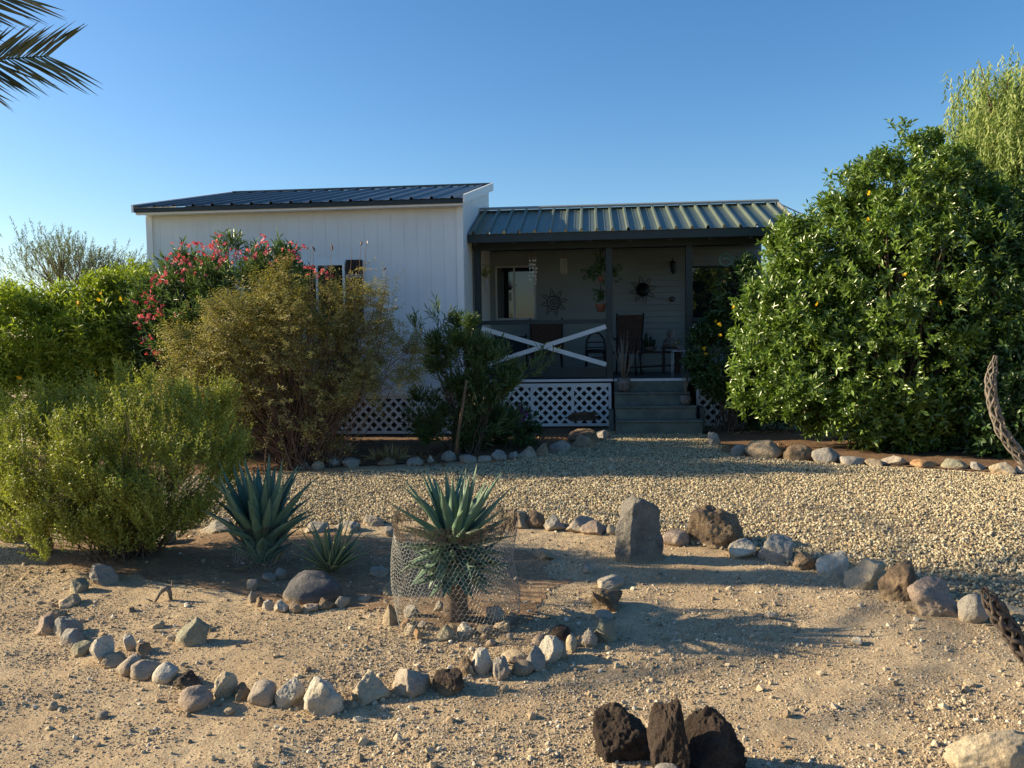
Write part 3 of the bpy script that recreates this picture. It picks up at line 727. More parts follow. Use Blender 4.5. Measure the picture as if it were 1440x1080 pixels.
window(.16, .85, 3.266, 1.80, 2.74, mull=(.48,))
window(3.74, 4.72, 3.266, 1.25, 2.66, mull=(4.25,), framemat='teal')
b = MB(); b.box(.03, 5.0, 1.0, 3.27, .72, .765); dk = b.build('porch_floor', M['deckgrey'], house)
b = MB(); b.box(.06, 2.24, .93, .998, .735, .772); b.box(2.26, 3.38, .93, .998, .735, .772); b.box(3.42, 5.0, .93, .998, .735, .772); b.build('edge_board', M['lattice'], dk)
def railing(u0, u1):
    b = MB(); b.box(u0, u1, .97, 1.03, 1.655, 1.72); b.box(u0, u1, .975, 1.025, .80, .96); r_ = b.build('railing', M['teal'], house)
    for (za, zb, vv) in ((1.60, 1.0, .955), (1.0, 1.60, .945)):
        c = MB(); c.bar((u0+.0, vv, za), (u1+.0, vv, zb), .07, .008, up=(0,1,0)); c.build('cross_brace', M['lattice'], r_)
railing(.155, 2.135); railing(3.485, 4.825)
for k, zt in enumerate((.575, .385, .195)):
    v1_ = .93-.28*k if k else .93; v0 = .93-.28*(k+1)
    b = MB(); ue = 3.40+.06*k
    b.box(2.26, ue, v0+.02, .925-(.0 if k == 0 else 0)-.28*k+.0, -.05, zt-.03); b.box(2.25, ue+.01, v0, .925-.28*k, zt-.029, zt)
    b.build('step', M['step'], house, bevel=.006)
b = MB(); b.box(2.26, 3.38, .926, .995, .0, .734); b.build('riser', M['step'], house)
b = MB(); b.box(3.545, 3.62, .60, .95, -.03, .34); b.box(2.17, 2.235, .55, .95, -.03, .3); b.build('stair_curb', M['step'], house)
# ---------------------------------------------------------------- porch things (house frame)
def hthing(name, u, v, z, label, cat, group=None, rz=0): return empty(name, tuple(HL(u, v, z)), label, cat, group, rz=-T+rz)
FL = .765
def chair(u, v, rz, label, w_=.52, back=.56, mat='wicker', slope=.12):
    c = hthing('patio_chair', u, v, FL, label, 'chair', 'porch chairs', rz)
    b = MB(); b.box(-w_/2, w_/2, -.25, .22, .38, .42); b.build('seat', M[mat], c, bevel=.01)
    b = MB(); b.hexa([(-w_/2+.02,.2,.42),(w_/2-.02,.2,.42),(w_/2-.02,.23,.42),(-w_/2+.02,.23,.42),(-w_/2-.02,.2+slope,.42+back),(w_/2+.02,.2+slope,.42+back),(w_/2+.02,.23+slope,.42+back),(-w_/2-.02,.23+slope,.42+back)]); b.build('backrest', M[mat], c)
    for sx in (-1, 1):
        for sy in (-.22, .2):
            b = MB(); b.tube([(sx*(w_/2-.01), sy, .38), (sx*(w_/2+.01), sy*1.1, 0)], .016, 6); b.build('leg', M['iron'], c)
        b = MB(); b.tube([(sx*w_/2, -.24, .4), (sx*(w_/2+.03), -.26, .62), (sx*(w_/2+.03), 0, .64), (sx*(w_/2+.02), .26, .62)], .016, 6); b.build('armrest', M['iron'], c)
        b = MB(); b.tube([(sx*w_/2, .215, .3), (sx*(w_/2+.025), .24+slope, .45+back)], .015, 6); b.build('back_frame', M['iron'], c)
chair(1.13, 2.2, PI*.02, 'high backed brown patio chair behind the white cross brace')
chair(2.50, 2.1, -.25, 'brown patio chair right of the middle porch post', w_=.42, back=.62)
# black arched chair
c = hthing('metal_chair', 1.98, 2.3, FL, 'black metal chair with an arched back left of the middle post', 'chair', 'porch chairs')
b = MB(); b.tube([(-.17,.15,0), (-.17,.17,.45), (-.15,.2,.62), (-.08,.22,.72), (0,.22,.745), (.08,.22,.72), (.15,.2,.62), (.17,.17,.45), (.17,.15,0)], .017, 6); b.build('back_frame', M['iron'], c)
b = MB(); [b.tube([(-.16+.0*k,.18,.3+.09*k), (.16,.18,.3+.09*k)], .009, 5) for k in range(4)]; b.build('backrest', M['iron'], c)
b = MB(); b.lathe([(.17,.0), (.19,.01), (.19,.03), (.17,.04)], (0,0,.41), 16); b.build('seat', M['iron'], c)
for sx in (-1,1): b = MB(); b.tube([(sx*.14,-.12,.41), (sx*.17,-.17,0)], .014, 6); b.build('leg', M['iron'], c)
# left dark rocking chair
chair(.62, 1.7, .3, 'low dark chair half hidden behind the railing near the left post', w_=.5, back=.28, mat='iron')
# bench table with cacti
c = hthing('bench', 2.98, 2.75, FL, 'low dark slatted bench against the porch wall', 'bench')
b = MB(); [b.box(-.5, .5, -.2+.1*k, -.12+.1*k, .36, .39) for k in range(4)]; b.build('seat', M['rust'], c)
for sx in (-.44,.44):
    for sy in (-.16,.14): b = MB(); b.box(sx-.02, sx+.02, sy-.02, sy+.02, 0, .36); b.build('leg', M['rust'], c)
b = MB(); b.bar((-.44,0,.1), (.44,0,.14), .03, .03); b.build('stretcher', M['rust'], c)
c = hthing('cactus_pot', 2.93, 2.7, FL+.39, 'small branching cactus in a tan bowl on the porch bench', 'potted plant')
b = MB(); b.lathe([(.06,0), (.12,.03), (.14,.09), (.13,.09), (.0,.075)], n=16); b.build('pot', M['claypot'], c)
b = MB()
for dx, h_, r_ in ((-.05,.26,.035), (.03,.2,.03), (.09,.15,.03), (-.09,.14,.025)): b.tube([(dx*.6,0,.07), (dx,0,.07+h_*.5), (dx,0,.07+h_*.9), (dx,0,.07+h_)], [r_*.8, r_, r_*.9, r_*.3], 8)
b.build('cactus', L_['shade'], c)
c = hthing('side_table', 3.32, 2.6, FL, 'small square dark table right of the porch bench', 'table')
b = MB(); b.box(-.17, .17, -.15, .15, .44, .47); b.build('tabletop', M['rust'], c)
for sx in (-.14,.14):
    for sy in (-.12,.12): b = MB(); b.box(sx-.015, sx+.015, sy-.015, sy+.015, 0, .44); b.build('leg', M['rust'], c)
c = hthing('garden_figure', 3.30, 2.6, FL+.47, 'dark seated stone figure with a round head on the small table', 'ornament')
b = MB(); b.lathe([(.12,0), (.14,.03), (.13,.1), (.08,.16), (.05,.18), (.065,.21), (.07,.25), (.05,.29), (.01,.31)], n=16); b.tube([(-.05,-.05,.13),(-.1,-.1,.06),(-.03,-.13,.04)], .025, 6); b.tube([(.05,-.05,.13),(.1,-.1,.06),(.03,-.13,.04)], .025, 6); b.build('body', M['claypot'], c)
c = hthing('plant_stand', 3.33, 1.35, FL, 'thin legged metal plant stand by the right side of the steps', 'plant stand')
b = MB(); b.box(-.13, .13, -.12, .12, .42, .435); b.build('top', M['alu'], c)
for sx in (-.12,.12):
    for sy in (-.11,.11): b = MB(); b.tube([(sx,sy,.42),(sx*1.05,sy*1.05,0)], .007, 5); b.build('leg', M['alu'], c)
def leafcloud(base, dirs, L, k, ll, lw, spread, flat=0., vj=None, jit=.25, seed=0, gsc=1.0):
    """k leaves spiral along every shoot; returns V, F, attr"""
    r_ = np.random.default_rng(seed); N = len(base); dirs = dirs/np.linalg.norm(dirs, axis=1)[:,None]
    L = np.broadcast_to(L, (N,)); up = np.array([.12,.31,.94]); e1 = np.cross(dirs, up); e1 /= np.linalg.norm(e1, axis=1)[:,None]+1e-9; e2 = np.cross(dirs, e1)
    j = np.arange(k)[None,:]; tt = (j+r_.random((N,k)))/k
    ph = j*2.4+r_.random((N,1))*6.28+r_.normal(0,.4,(N,k)); sp_ = spread+r_.normal(0,jit,(N,k))
    D = dirs[:,None,:]; pe = np.cos(ph)[...,None]*e1[:,None,:]+np.sin(ph)[...,None]*e2[:,None,:]
    ld = D*np.cos(sp_)[...,None]+pe*np.sin(sp_)[...,None]
    if flat: ld[...,2] *= 1-flat
    ld /= np.linalg.norm(ld, axis=2)[...,None]
    p = base[:,None,:]+D*(L[:,None]*tt)[...,None]
    nn = np.cross(ld, np.cross(D+r_.normal(0,.35,(N,k,3)), ld))
    if flat: nn = nn*(1-flat)+np.array([0,0,1.])*flat
    sd = np.cross(ld, nn); sd /= np.linalg.norm(sd, axis=2)[...,None]+1e-9; nn = np.cross(sd, ld)
    le = ll*(.65+.6*r_.random((N,k)))[...,None]; wi = lw*(.7+.5*r_.random((N,k)))[...,None]
    a = p; b_ = p+ld*le*.5+sd*wi*.5+nn*wi*.15; c_ = p+ld*le-nn*le*.12; d_ = p+ld*le*.5-sd*wi*.5+nn*wi*.15
    V_ = np.stack([a,b_,c_,d_], 2).reshape(-1,3); n_ = N*k; i = np.arange(n_)*4
    F_ = np.concatenate([np.stack([i,i+1,i+2],1), np.stack([i,i+2,i+3],1)])
    at = (np.clip(.6*r_.random((N,1))+.5*r_.random((N,k)), 0, 1) if vj is None else np.clip(vj[:,None]+.4*r_.random((N,k)), 0, 1))
    return V_, F_, np.repeat(at.ravel(), 4)
def crown(n, ells, seed, lo=.55, hi=1.03, rough=.18, up=.5, cut=.62, clump=30, csz=1.0):
    r_ = np.random.default_rng(seed); E_ = np.array([list(c)+list(r) for c, r in ells], float)
    ar = (E_[:,3]*E_[:,4]+E_[:,3]*E_[:,5]+E_[:,4]*E_[:,5]); pi = r_.choice(len(E_), n*3, p=ar/ar.sum())
    d = r_.normal(size=(n*3,3)); d /= np.linalg.norm(d, axis=1)[:,None]
    rad = lo+(hi-lo)*r_.random(n*3)**.45; c = E_[pi,:3]; rr = E_[pi,3:]
    p = c+d*rr*rad[:,None]; p = p*(1)+d*(rr.mean(1)*rough*noise3(p*1.9/np.mean(rr.mean())+seed, 3))[:,None]+d*(rr.mean(1)*rough*.7*noise3(p*5/np.mean(rr.mean()), 4))[:,None]
    keep = np.ones(len(p), bool)
    for q in range(len(E_)):
        ins = (((p-E_[q,:3])/E_[q,3:])**2).sum(1) < cut**2; keep &= ~(ins & (pi != q) & (r_.random(len(p)) < .85))
    keep &= p[:,2] > .04
    p = p[keep][:n]; d = d[keep][:n]
    m_ = float(np.median(E_[:,3:])); nc = max(8, len(p)//clump)
    ci = r_.integers(0, len(p), nc); cs = m_*r_.uniform(.07, .20, nc)*csz; push = r_.uniform(-.05, .16, nc)*m_*rough*4
    mv = r_.random(len(p)) < .72; w_ = r_.integers(0, nc, len(p))
    cc = p[ci]+d[ci]*push[:,None]+np.array([0,0,1])*(np.maximum(push, 0)*.6)[:,None]
    q_ = r_.normal(size=p.shape); pn = cc[w_]+q_*cs[w_][:,None]*np.array([.8,.8,1.15]); dn = q_/np.linalg.norm(q_, axis=1)[:,None]*.8+d[ci][w_]
    dn /= np.linalg.norm(dn, axis=1)[:,None]+1e-9
    p = np.where(mv[:,None], pn, p); d = np.where(mv[:,None], dn, d); p[:,2] = np.maximum(p[:,2], .03); dr = d+np.array([0,0,up])+r_.normal(0,.35,p.shape)
    return p, dr
def stems(base, tips, r0, seed, n=4, spread=.12, k=7):
    r_ = np.random.default_rng(seed); b = MB(); base = np.array(base, float)
    for tp in tips:
        s0 = base+np.array([*r_.normal(0, spread, 2), 0]); s0[2] = -.03
        L1 = np.linalg.norm(tp-s0); t_ = np.linspace(0, 1, k)[:,None]
        mid = s0+(tp-s0)*np.array([.35,.35,.55]); pth = (1-t_)**2*s0+2*t_*(1-t_)*mid+t_**2*tp
        pth[1:-1] += r_.normal(0, .012*L1, (k-2, 3))
        b.tube(pth, np.linspace(r0, r0*.25, k)*r_.uniform(.7, 1.2), n, cap=False)
    return b
def shrub(name, label, cat, base, ells, leaf, nsh, L, k, ll, lw, spread, seed, up=.5, flat=0., nst=40, r0=.012, twig='bark', lo=.55, rough=.18, group=None, cut=.62, clump=30, csz=1.0):
    ro_ = empty(name, tuple(base), label, cat, group)
    p, d = crown(nsh, ells, seed, lo=lo, rough=rough, up=up, cut=cut, clump=clump, csz=csz)
    vj = .35*rng.random(len(p))+.25*(noise3(p*2.2, 5)*.5+.5)
    V_, F_, A_ = leafcloud(p, d, L, k, ll, lw, spread, flat, vj, seed=seed)
    mesh_np('foliage', V_, F_, L_[leaf], ro_, A_, org=base)
    tips = p[np.random.default_rng(seed+1).choice(len(p), min(nst, len(p)), replace=False)]
    b = stems(base, tips, r0, seed)
    V_ = np.array(b.V)-np.array(base); b.V = [tuple(q) for q in V_]
    b.build('stems', M[twig], ro_)
    return ro_, p, d
def petals(parent, base, pts, mat, size, seed, n=5, name='blossoms'):
    r_ = np.random.default_rng(seed); d = r_.normal(size=pts.shape)+np.array([-.2,-.6,.5])
    V_, F_, A_ = leafcloud(pts, d, .01, n, size, size*.8, 1.15, jit=.3, seed=seed)
    o = mesh_np(name, V_, F_, L_[mat], parent, A_, org=base); o['kind'] = 'stuff'; return o
# stand flowers
c = hthing('flower_pot', 3.33, 1.33, FL+.435, 'small pot with pale flowers on the thin metal stand', 'potted plant')
b = MB(); b.lathe([(.035,0), (.05,.07), (.045,.07), (0,.06)], n=12); b.build('pot', M['claypot'], c)
pp = np.random.default_rng(3).normal(0, .04, (26,3))+np.array([0,0,.11])
V_, F_, A_ = leafcloud(pp, pp-np.array([0,0,.04]), .03, 4, .03, .014, .8, seed=3); mesh_np('foliage', V_, F_, L_['ole'], c, A_)
V_, F_, A_ = leafcloud(pp[:9]+np.array([0,-.02,.05]), pp[:9]*0+np.array([0,-1,.3]), .005, 5, .022, .018, 1.2, seed=4); mesh_np('blossoms', V_, F_, L_['straw'], c, A_)
# sun ornaments on back wall
def sun_orn(u, z, label, disc, R1, R0, n_, mat):
    c = hthing('sun_ornament', u, 3.252, z, label, 'wall ornament', 'metal suns on the porch wall')
    if disc:
        b = MB(); b.lathe([(0,-.012), (R0*.7,-.01), (R0,0), (R0,.012), (0,.02)], n=24); V2 = [(x, -z_, y) for x, y, z_ in b.V]; b.V = V2
        for sx in (-1, 1): b.tube([(sx*R0*.35-.012,-.03,.03), (sx*R0*.35+.012,-.03,.03)], .009, 5)
        b.tube([(-R0*.3,-.03,-.05), (0,-.03,-.065), (R0*.3,-.03,-.05)], .007, 5); b.tube([(0,-.03,.02), (0,-.036,-.02)], .008, 5)
        b.build('face', M[mat], c)
    else:
        b = MB(); th = np.linspace(0, 2*PI, 33)
        b.tube([(R0*math.cos(a), 0, R0*math.sin(a)) for a in th], .006, 5, cap=False)
        b.tube([(R0*.55*t_*math.cos(9*t_), -.01, R0*.55*t_*math.sin(9*t_)) for t_ in np.linspace(.1, 1.6, 30)], .008, 5); b.build('ring', M[mat], c)
    for k in range(n_):
        a = 2*PI*k/n_+.2; b = MB(); h_ = .5*2*PI/n_*.8
        pth = [(R0*math.cos(a-h_),0,R0*math.sin(a-h_)), (R1*.75*math.cos(a-h_*.35),-.01,R1*.75*math.sin(a-h_*.35)), (R1*math.cos(a),-.012,R1*math.sin(a)), (R1*.75*math.cos(a+h_*.35),-.01,R1*.75*math.sin(a+h_*.35)), (R0*math.cos(a+h_),0,R0*math.sin(a+h_))]
        b.tube(pth, .006, 5); b.build('ray', M[mat], c)
sun_orn(1.22, 2.08, 'open wire sun ornament with curled centre left of the middle post', False, .27, .12, 8, 'iron')
sun_orn(2.86, 2.285, 'sun ornament with a solid dark face right of the middle post', True, .265, .125, 8, 'iron')
# lantern and bell
c = hthing('wall_lantern', 3.40, 3.262, 2.70, 'black wall lantern high on the porch wall', 'lantern')
b = MB(); b.box(-.04, .04, -.02, .0, -.02, .1); b.tube([(0,-.01,.08), (0,-.08,.14), (0,-.12,.08)], .008, 5); b.build('bracket', M['iron'], c)
b = MB(); b.lathe([(.01,.09), (.07,.05), (.05,.045), (.045,-.1), (.02,-.13), (.005,-.15)], (0,-.12,0), 8, False); b.build('lamp_shade', M['iron'], c)
c = hthing('thermometer', 3.39, 3.262, 2.10, 'small round dark dial on the wall beside the right post', 'thermometer')
b = MB(); b.lathe([(.0,0), (.05,0), (.05,.02), (.04,.025), (0,.022)], n=18); b.V = [(x, -z_, y) for x, y, z_ in b.V]; b.build('case', M['iron'], c)
b = MB(); b.lathe([(.0,.023), (.033,.027), (.0,.028)], n=18); b.V = [(x, -z_, y) for x, y, z_ in b.V]; b.build('dial', M['claypot'], c)
# chimes
c = hthing('shell_wind_chime', .97, 1.25, 2.80, 'white shell wind chime of three strings near the left window', 'wind chime', 'hanging chimes')
b = MB(); b.lathe([(.0,-.05), (.06,-.05), (.06,-.035), (0,-.03)], n=12); b.tube([(0,0,.04), (0,0,-.03)], .003, 4); b.build('top_disc', M['wood'], c)
for k, (dx, dy, ln) in enumerate(((-.05,0,.42), (0,-.03,.36), (.045,.02,.44))):
    b = MB(); r_ = np.random.default_rng(k); b.tube([(dx,dy,-.05), (dx,dy,-.05-ln)], .002, 4)
    for z in np.arange(.06, ln, .062): q = rock_geo(int(z*1000)+k, .03+.014*r_.random(), .014, .034, 'r', 2); b.add(q[0]+np.array([dx+r_.normal(0,.01), dy, -.07-z]), q[1], True)
    b.build('shell_string', M['shell'], c)
c = hthing('bamboo_wind_chime', 1.47, 1.25, 2.78, 'pale tube wind chime hanging left of the middle post', 'wind chime', 'hanging chimes')
b = MB(); b.lathe([(0,-.06), (.05,-.06), (.05,-.05), (0,-.05)], n=10); b.tube([(0,0,.06), (0,0,-.05)], .003, 4); b.build('top_disc', M['wood'], c)
for dx, dy, ln in ((-.045,0,.24), (-.012,-.04,.26), (.02,.03,.26), (.045,0,.25)):
    b = MB(); b.tube([(dx,dy,-.07), (dx,dy,-.07-ln)], .0085, 6); b.build('tube', M['bamboo'], c)
c = hthing('hanging_planter', .20, 1.22, 2.52, 'tiny hanging pot with pale green leaves beside the left post', 'potted plant')
b = MB(); b.lathe([(.03,-.09), (.05,-.03), (.045,-.03), (0,-.04)], n=12); b.tube([(0,0,.5), (0,0,-.03)], .003, 4); b.build('pot', M['claypot'], c)
pp = np.random.default_rng(8).normal(0, .035, (40,3)); V_, F_, A_ = leafcloud(pp, pp+np.array([0,0,.02]), .03, 4, .035, .016, .8, seed=3); mesh_np('foliage', V_, F_, L_['creo'], c, A_)
c = hthing('metal_wind_chime', .21, 1.23, 2.38, 'short silvery tube chime below the tiny hanging pot', 'wind chime', 'hanging chimes')
for dx in (-.015, .0, .018):
    b = MB(); b.tube([(dx,abs(dx),-.0), (dx,abs(dx),-.17-dx)], .006, 6); b.build('tube', M['alu'], c)
# hanging vine pot by middle post
c = hthing('hanging_vine_pot', 2.06, 1.12, 2.62, 'dark vine garland with terracotta pots hanging against the middle post', 'potted plant')
b = MB(); b.tube([(0,0,.2), (0,.0,.0), (.0,0,-.62)], .006, 5); b.build('chain', M['iron'], c)
for zz, r_ in ((-.30,.05), (-.78,.085)):
    b = MB(); b.lathe([(r_*.7,0), (r_,r_*1.3), (r_*1.08,r_*1.5), (r_,r_*1.5), (0,r_*1.3)], (0,0,zz), 14); b.build('pot', M['terra'], c)
r_ = np.random.default_rng(11)
pp = np.concatenate([r_.normal(0,1,(60,3))*np.array([.045,.03,.12])+np.array([-.01,0,-.04]), r_.normal(0,1,(50,3))*np.array([.07,.04,.06])+np.array([-.16,0,-.16]), r_.normal(0,1,(34,3))*np.array([.05,.04,.06])+np.array([.22,-.05,-.17]), r_.normal(0,1,(40,3))*np.array([.04,.03,.05])+np.array([0,0,-.52])])
V_, F_, A_ = leafcloud(pp, r_.normal(size=pp.shape), .03, 4, .05, .028, .8, seed=5); mesh_np('foliage', V_, F_, L_['shade'], c, A_)
c = hthing('hanging_ring', 4.02, 1.12, 2.62, 'verdigris ring ornament hanging in front of the right window', 'ornament')
b = MB(); th = np.linspace(0, 2*PI, 33); b.tube([(.1*math.cos(a),0,.1*math.sin(a)) for a in th], .012, 6, cap=False); b.tube([(0,0,.1), (0,0,.25)], .003, 4); b.build('ring', M['verdigris'], c)
b = MB(); b.tube([(-.06,0,-.02), (-.01,0,.03), (.05,0,.0), (.07,0,-.03)], [.005,.02,.018,.004], 6); b.build('bird', M['verdigris'], c)
# pots at the steps
c = hthing('stick_pot', 2.40, .79, .575, 'mottled clay pot of tall dry sticks on the top step', 'potted plant')
b = MB(); b.lathe([(.07,0), (.105,.05), (.115,.12), (.10,.2), (.085,.225), (.075,.22), (0,.2)], n=20); b.build('pot', M['claypot'], c)
b = MB(); r_ = np.random.default_rng(5)
for k in range(22):
    a = r_.uniform(0,2*PI); s_ = r_.uniform(.05,.24); h_ = r_.uniform(.4,.78); b.tube([(0+.03*math.cos(a),.03*math.sin(a),.2), (s_*.5*math.cos(a),s_*.5*math.sin(a),.2+h_*.5), (s_*math.cos(a),s_*math.sin(a)*.6,.2+h_)], [.006,.005,.002], 4)
b.build('sticks', M['twig'], c)
c = hthing('stem_pot', 3.32, .50, .385, 'smaller clay pot with thin bare stems on the lower step at right', 'potted plant')
b = MB(); b.lathe([(.05,0), (.085,.05), (.09,.1), (.07,.15), (.06,.155), (0,.14)], n=18); b.build('pot', M['claypot'], c)
b = MB()
for k in range(9): a = k*2.2; b.tube([(0,0,.14), (.03*math.cos(a),.02*math.sin(a),.3), (.07*math.cos(a),.06*math.sin(a),.42+.02*k)], [.005,.004,.002], 4)
b.build('sticks', M['twig'], c)
g = G(532,612); c = empty('garden_urn', (g[0], g[1]+.25, h1(g[0], g[1])), 'round dark urn standing before the white lattice', 'urn')
b = MB(); b.lathe([(.09,0), (.14,.06), (.17,.17), (.15,.27), (.1,.33), (.08,.35), (.10,.38), (.085,.38), (0,.34)], n=24); b.build('body', M['urn'], c)
pp = np.random.default_rng(2).normal(0, .05, (50,3))+np.array([0,0,.43]); V_, F_, A_ = leafcloud(pp, pp-np.array([0,0,.35]), .05, 4, .06, .02, .7, seed=5); mesh_np('foliage', V_, F_, L_['shade'], c, A_)
g = G(820,604); c = empty('twig_bundle', (g[0], g[1], .13), 'stacked bundle of flat sticks on the bed rocks near the steps', 'twig bundle')
b = MB(); r_ = np.random.default_rng(4)
for k in range(34): a = r_.uniform(-.5,.5); z = .01+.006*k*.6; x = r_.normal(0,.04); b.tube([(x-.2*math.cos(a),-.2*math.sin(a)*.6,z), (x,0,z+.012), (x+.2*math.cos(a),.2*math.sin(a)*.6,z)], .009, 5)
b.build('sticks', M['bark'], c)
q = rock(796,845,601,622,'brown','low flat brown rock carrying the stick bundle','f',CG)
# ---------------------------------------------------------------- plants
def ell(px, py, Y, rx, ry, rz): c = P(px, py, Y); return (tuple(c), (rx, ry, rz))
# big bush right
Yb = 10.6; s_ = Yb/F
E_ = [ell(1275,440,Yb,1.7,1.4,1.55), ell(1275,315,Yb,.8,.8,.85), ell(1172,370,Yb,.66,.7,.62), ell(1150,505,Yb-.1,.78,.8,.85), ell(1365,345,Yb+.2,.8,.8,.75), ell(1240,540,Yb-.2,1.2,1.1,.75),
      ell(1264,222,Yb,.15,.17,.36), ell(1317,236,Yb+.1,.17,.2,.30), ell(1350,260,Yb+.1,.15,.2,.2), ell(1183,280,Yb,.15,.18,.32), ell(1140,312,Yb,.13,.15,.16), ell(1216,276,Yb,.12,.15,.26), ell(1115,365,Yb,.28,.35,.34), ell(1250,265,Yb,.3,.3,.3), ell(1270,430,Yb+.3,1.3,.8,1.2), ell(1400,470,Yb,1.0,1.0,1.2), ell(1090,455,Yb,.42,.5,.5), ell(1075,520,Yb-.2,.3,.4,.5)]
bb = G(1270,640); bb = np.array([P(1265,600,Yb)[0], Yb, 0.])
ro_, p, d = shrub('flowering_bush', 'huge glossy green bush covering the right end of the porch', 'bush', bb, E_, 'big', 15500, .16, 8, .085, .034, .85, 3, up=.55, nst=70, r0=.03, lo=.62, rough=.16, clump=38, csz=.6)
r_ = np.random.default_rng(90); q_ = np.concatenate([P(a, c_, Yb+.25)+np.clip(r_.normal(size=(330,3)), -1.7, 1.7)*np.array([.33,.22,.33]) for a, c_ in ((1265,420),(1200,400),(1200,500),(1280,520),(1330,450),(1330,350),(1265,320),(1140,460),(1140,380))])
V_, F_, A_ = leafcloud(q_, r_.normal(size=q_.shape)+np.array([0,0,.4]), .16, 8, .085, .034, .85, seed=91); mesh_np('inner_foliage', V_, F_, L_['big'], ro_, A_, org=bb)
r_ = np.random.default_rng(9); sel = p[(p[:,1] < Yb-.4)]; sel = sel[r_.choice(len(sel), 8, replace=False)]
fl = np.array([P(1012,452,Yb-1), P(1029,439,Yb-1), P(1148,427,Yb-1.4), P(1320,430,Yb-1.4), P(1223,306,Yb-1.1), P(1218,270,Yb-1), P(1268,390,Yb-1.6), P(1016,470,Yb-.9)])
petals(ro_, bb, fl+r_.normal(0,.02,fl.shape), 'yellow', .038, 2)
# left branch of the bush reaching with flowers
# shrub right of the bush, shade put into its leaf colour
bb = np.array([P(1500,600,9.8)[0], 9.8, 0.])
shrub('shade_bush', 'green bush with shade-darkened leaves at the right frame edge behind the curved cholla branch', 'bush', bb, [ell(1480,480,9.8,1.0,1.0,1.4), ell(1440,570,9.7,.7,.7,.7), ell(1530,380,10,1,1,1.2)], 'shade', 5000, .16, 8, .085, .034, .85, 5, nst=40, r0=.025)
# porch shrub, same shade-darkened leaf colour
bb = np.array([P(1020,600,12.35)[0], 12.35, 0.])
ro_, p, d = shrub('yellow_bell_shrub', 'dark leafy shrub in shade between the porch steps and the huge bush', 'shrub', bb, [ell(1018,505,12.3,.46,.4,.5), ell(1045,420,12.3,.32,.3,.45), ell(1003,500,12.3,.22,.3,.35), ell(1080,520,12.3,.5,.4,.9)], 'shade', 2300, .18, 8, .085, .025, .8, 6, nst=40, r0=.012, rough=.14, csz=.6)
petals(ro_, bb, np.array([P(990,490,11.9), P(1010,520,11.9), P(993,498,11.9), P(1006,527,11.9), P(1008,452,11.9)]), 'yellow', .04, 5)
# pink oleander (back)
Yo = 11.15; bb = np.array([P(345,600,Yo)[0], Yo, 0.])
ro_, p, d = shrub('pink_oleander', 'tall oleander with pink blossoms against the white wall', 'oleander', bb,
  [ell(300,455,Yo,.8,.95,.7), ell(350,418,Yo,.65,.85,.35), ell(260,430,Yo,.45,.4,.55), ell(390,395,Yo,.32,.5,.28), ell(225,470,Yo,.3,.3,.5), ell(320,540,Yo,1.0,.95,.8), ell(420,520,Yo,.7,.8,.7), ell(230,560,Yo,.4,.4,.5), ell(325,372,Yo,.2,.2,.16), ell(375,372,Yo,.2,.2,.14)],
  'ole', 4600, .2, 8, .13, .022, .62, 7, up=1.0, nst=70, r0=.016, rough=.12, csz=.7)
fp = []
for (px_, py_, n_, s2) in [(308,338,9,6),(292,352,22,9),(300,364,20,10),(275,350,12,7),(262,358,8,6),(255,352,7,5),(248,364,6,4),(318,352,10,8),(340,364,10,9),(327,366,10,8),(370,342,14,7),(376,350,8,5),(405,354,16,9),(418,358,12,7),(388,372,6,4),(268,380,14,7),(278,388,10,7),(300,345,10,6),(230,392,8,6),(222,398,8,5),(210,415,16,6),(208,430,16,7),(215,440,14,6),(225,440,10,5),(206,445,8,4),(194,457,8,4),(210,475,8,4),(218,494,10,4),(286,493,8,5),(302,432,7,3),(253,443,6,4),(435,378,10,5),(448,384,12,6),(458,392,8,5),(352,360,8,6),(236,360,5,4),(222,387,4,4),(262,372,8,6),(240,376,6,5),(225,512,4,4),(195,445,5,3)]:
    for k in range(int(n_*.5)+1):
        c_ = P(px_+rng.normal(0,s2*1.3), py_+rng.normal(0,s2*.9), Yo-.75+rng.normal(0,.16)); fp.append(c_)
petals(ro_, bb, np.array(fp), 'pink', .036, 4, 5)
# bird of paradise shrub
Yp = 9.6; bb = np.array([P(420,640,Yp)[0]+.05, Yp, 0.])
E_ = [ell(400,520,Yp,.95,.65,.75), ell(420,460,Yp,.7,.5,.42), ell(500,490,Yp,.45,.4,.45), ell(340,500,Yp,.75,.5,.6), ell(300,560,Yp,.65,.5,.55), ell(262,545,Yp,.32,.4,.45), ell(265,490,Yp,.28,.3,.3), ell(400,590,Yp,.6,.5,.4), ell(475,432,Yp,.26,.3,.26), ell(375,425,Yp,.4,.35,.28), ell(330,455,Yp,.4,.35,.3), ell(530,520,Yp,.32,.35,.5), ell(400,415,Yp,.35,.3,.25), ell(505,430,Yp,.2,.25,.25), ell(545,430,Yp,.14,.2,.45), ell(575,500,Yp,.12,.2,.28)]
ro_, p, d = shrub('feathery_shrub', 'wide feathery olive brown shrub with seed pods in front of the pink oleander', 'shrub', bb, E_, 'bop', 5600, .20, 14, .040, .0145, 1.25, 8, up=.25, flat=.55, nst=330, r0=.008, twig='redtwig', lo=.25, rough=.28, cut=.3, csz=.8)
b = MB(); r_ = np.random.default_rng(21)
def local(b, base): b.V = [tuple(np.array(v)-base) for v in b.V]; return b
stalks = [(436,352),(440,345),(466,340),(508,338),(516,336),(530,400),(548,420),(560,470),(545,380),(572,490),(495,350)]
st_sprays = []
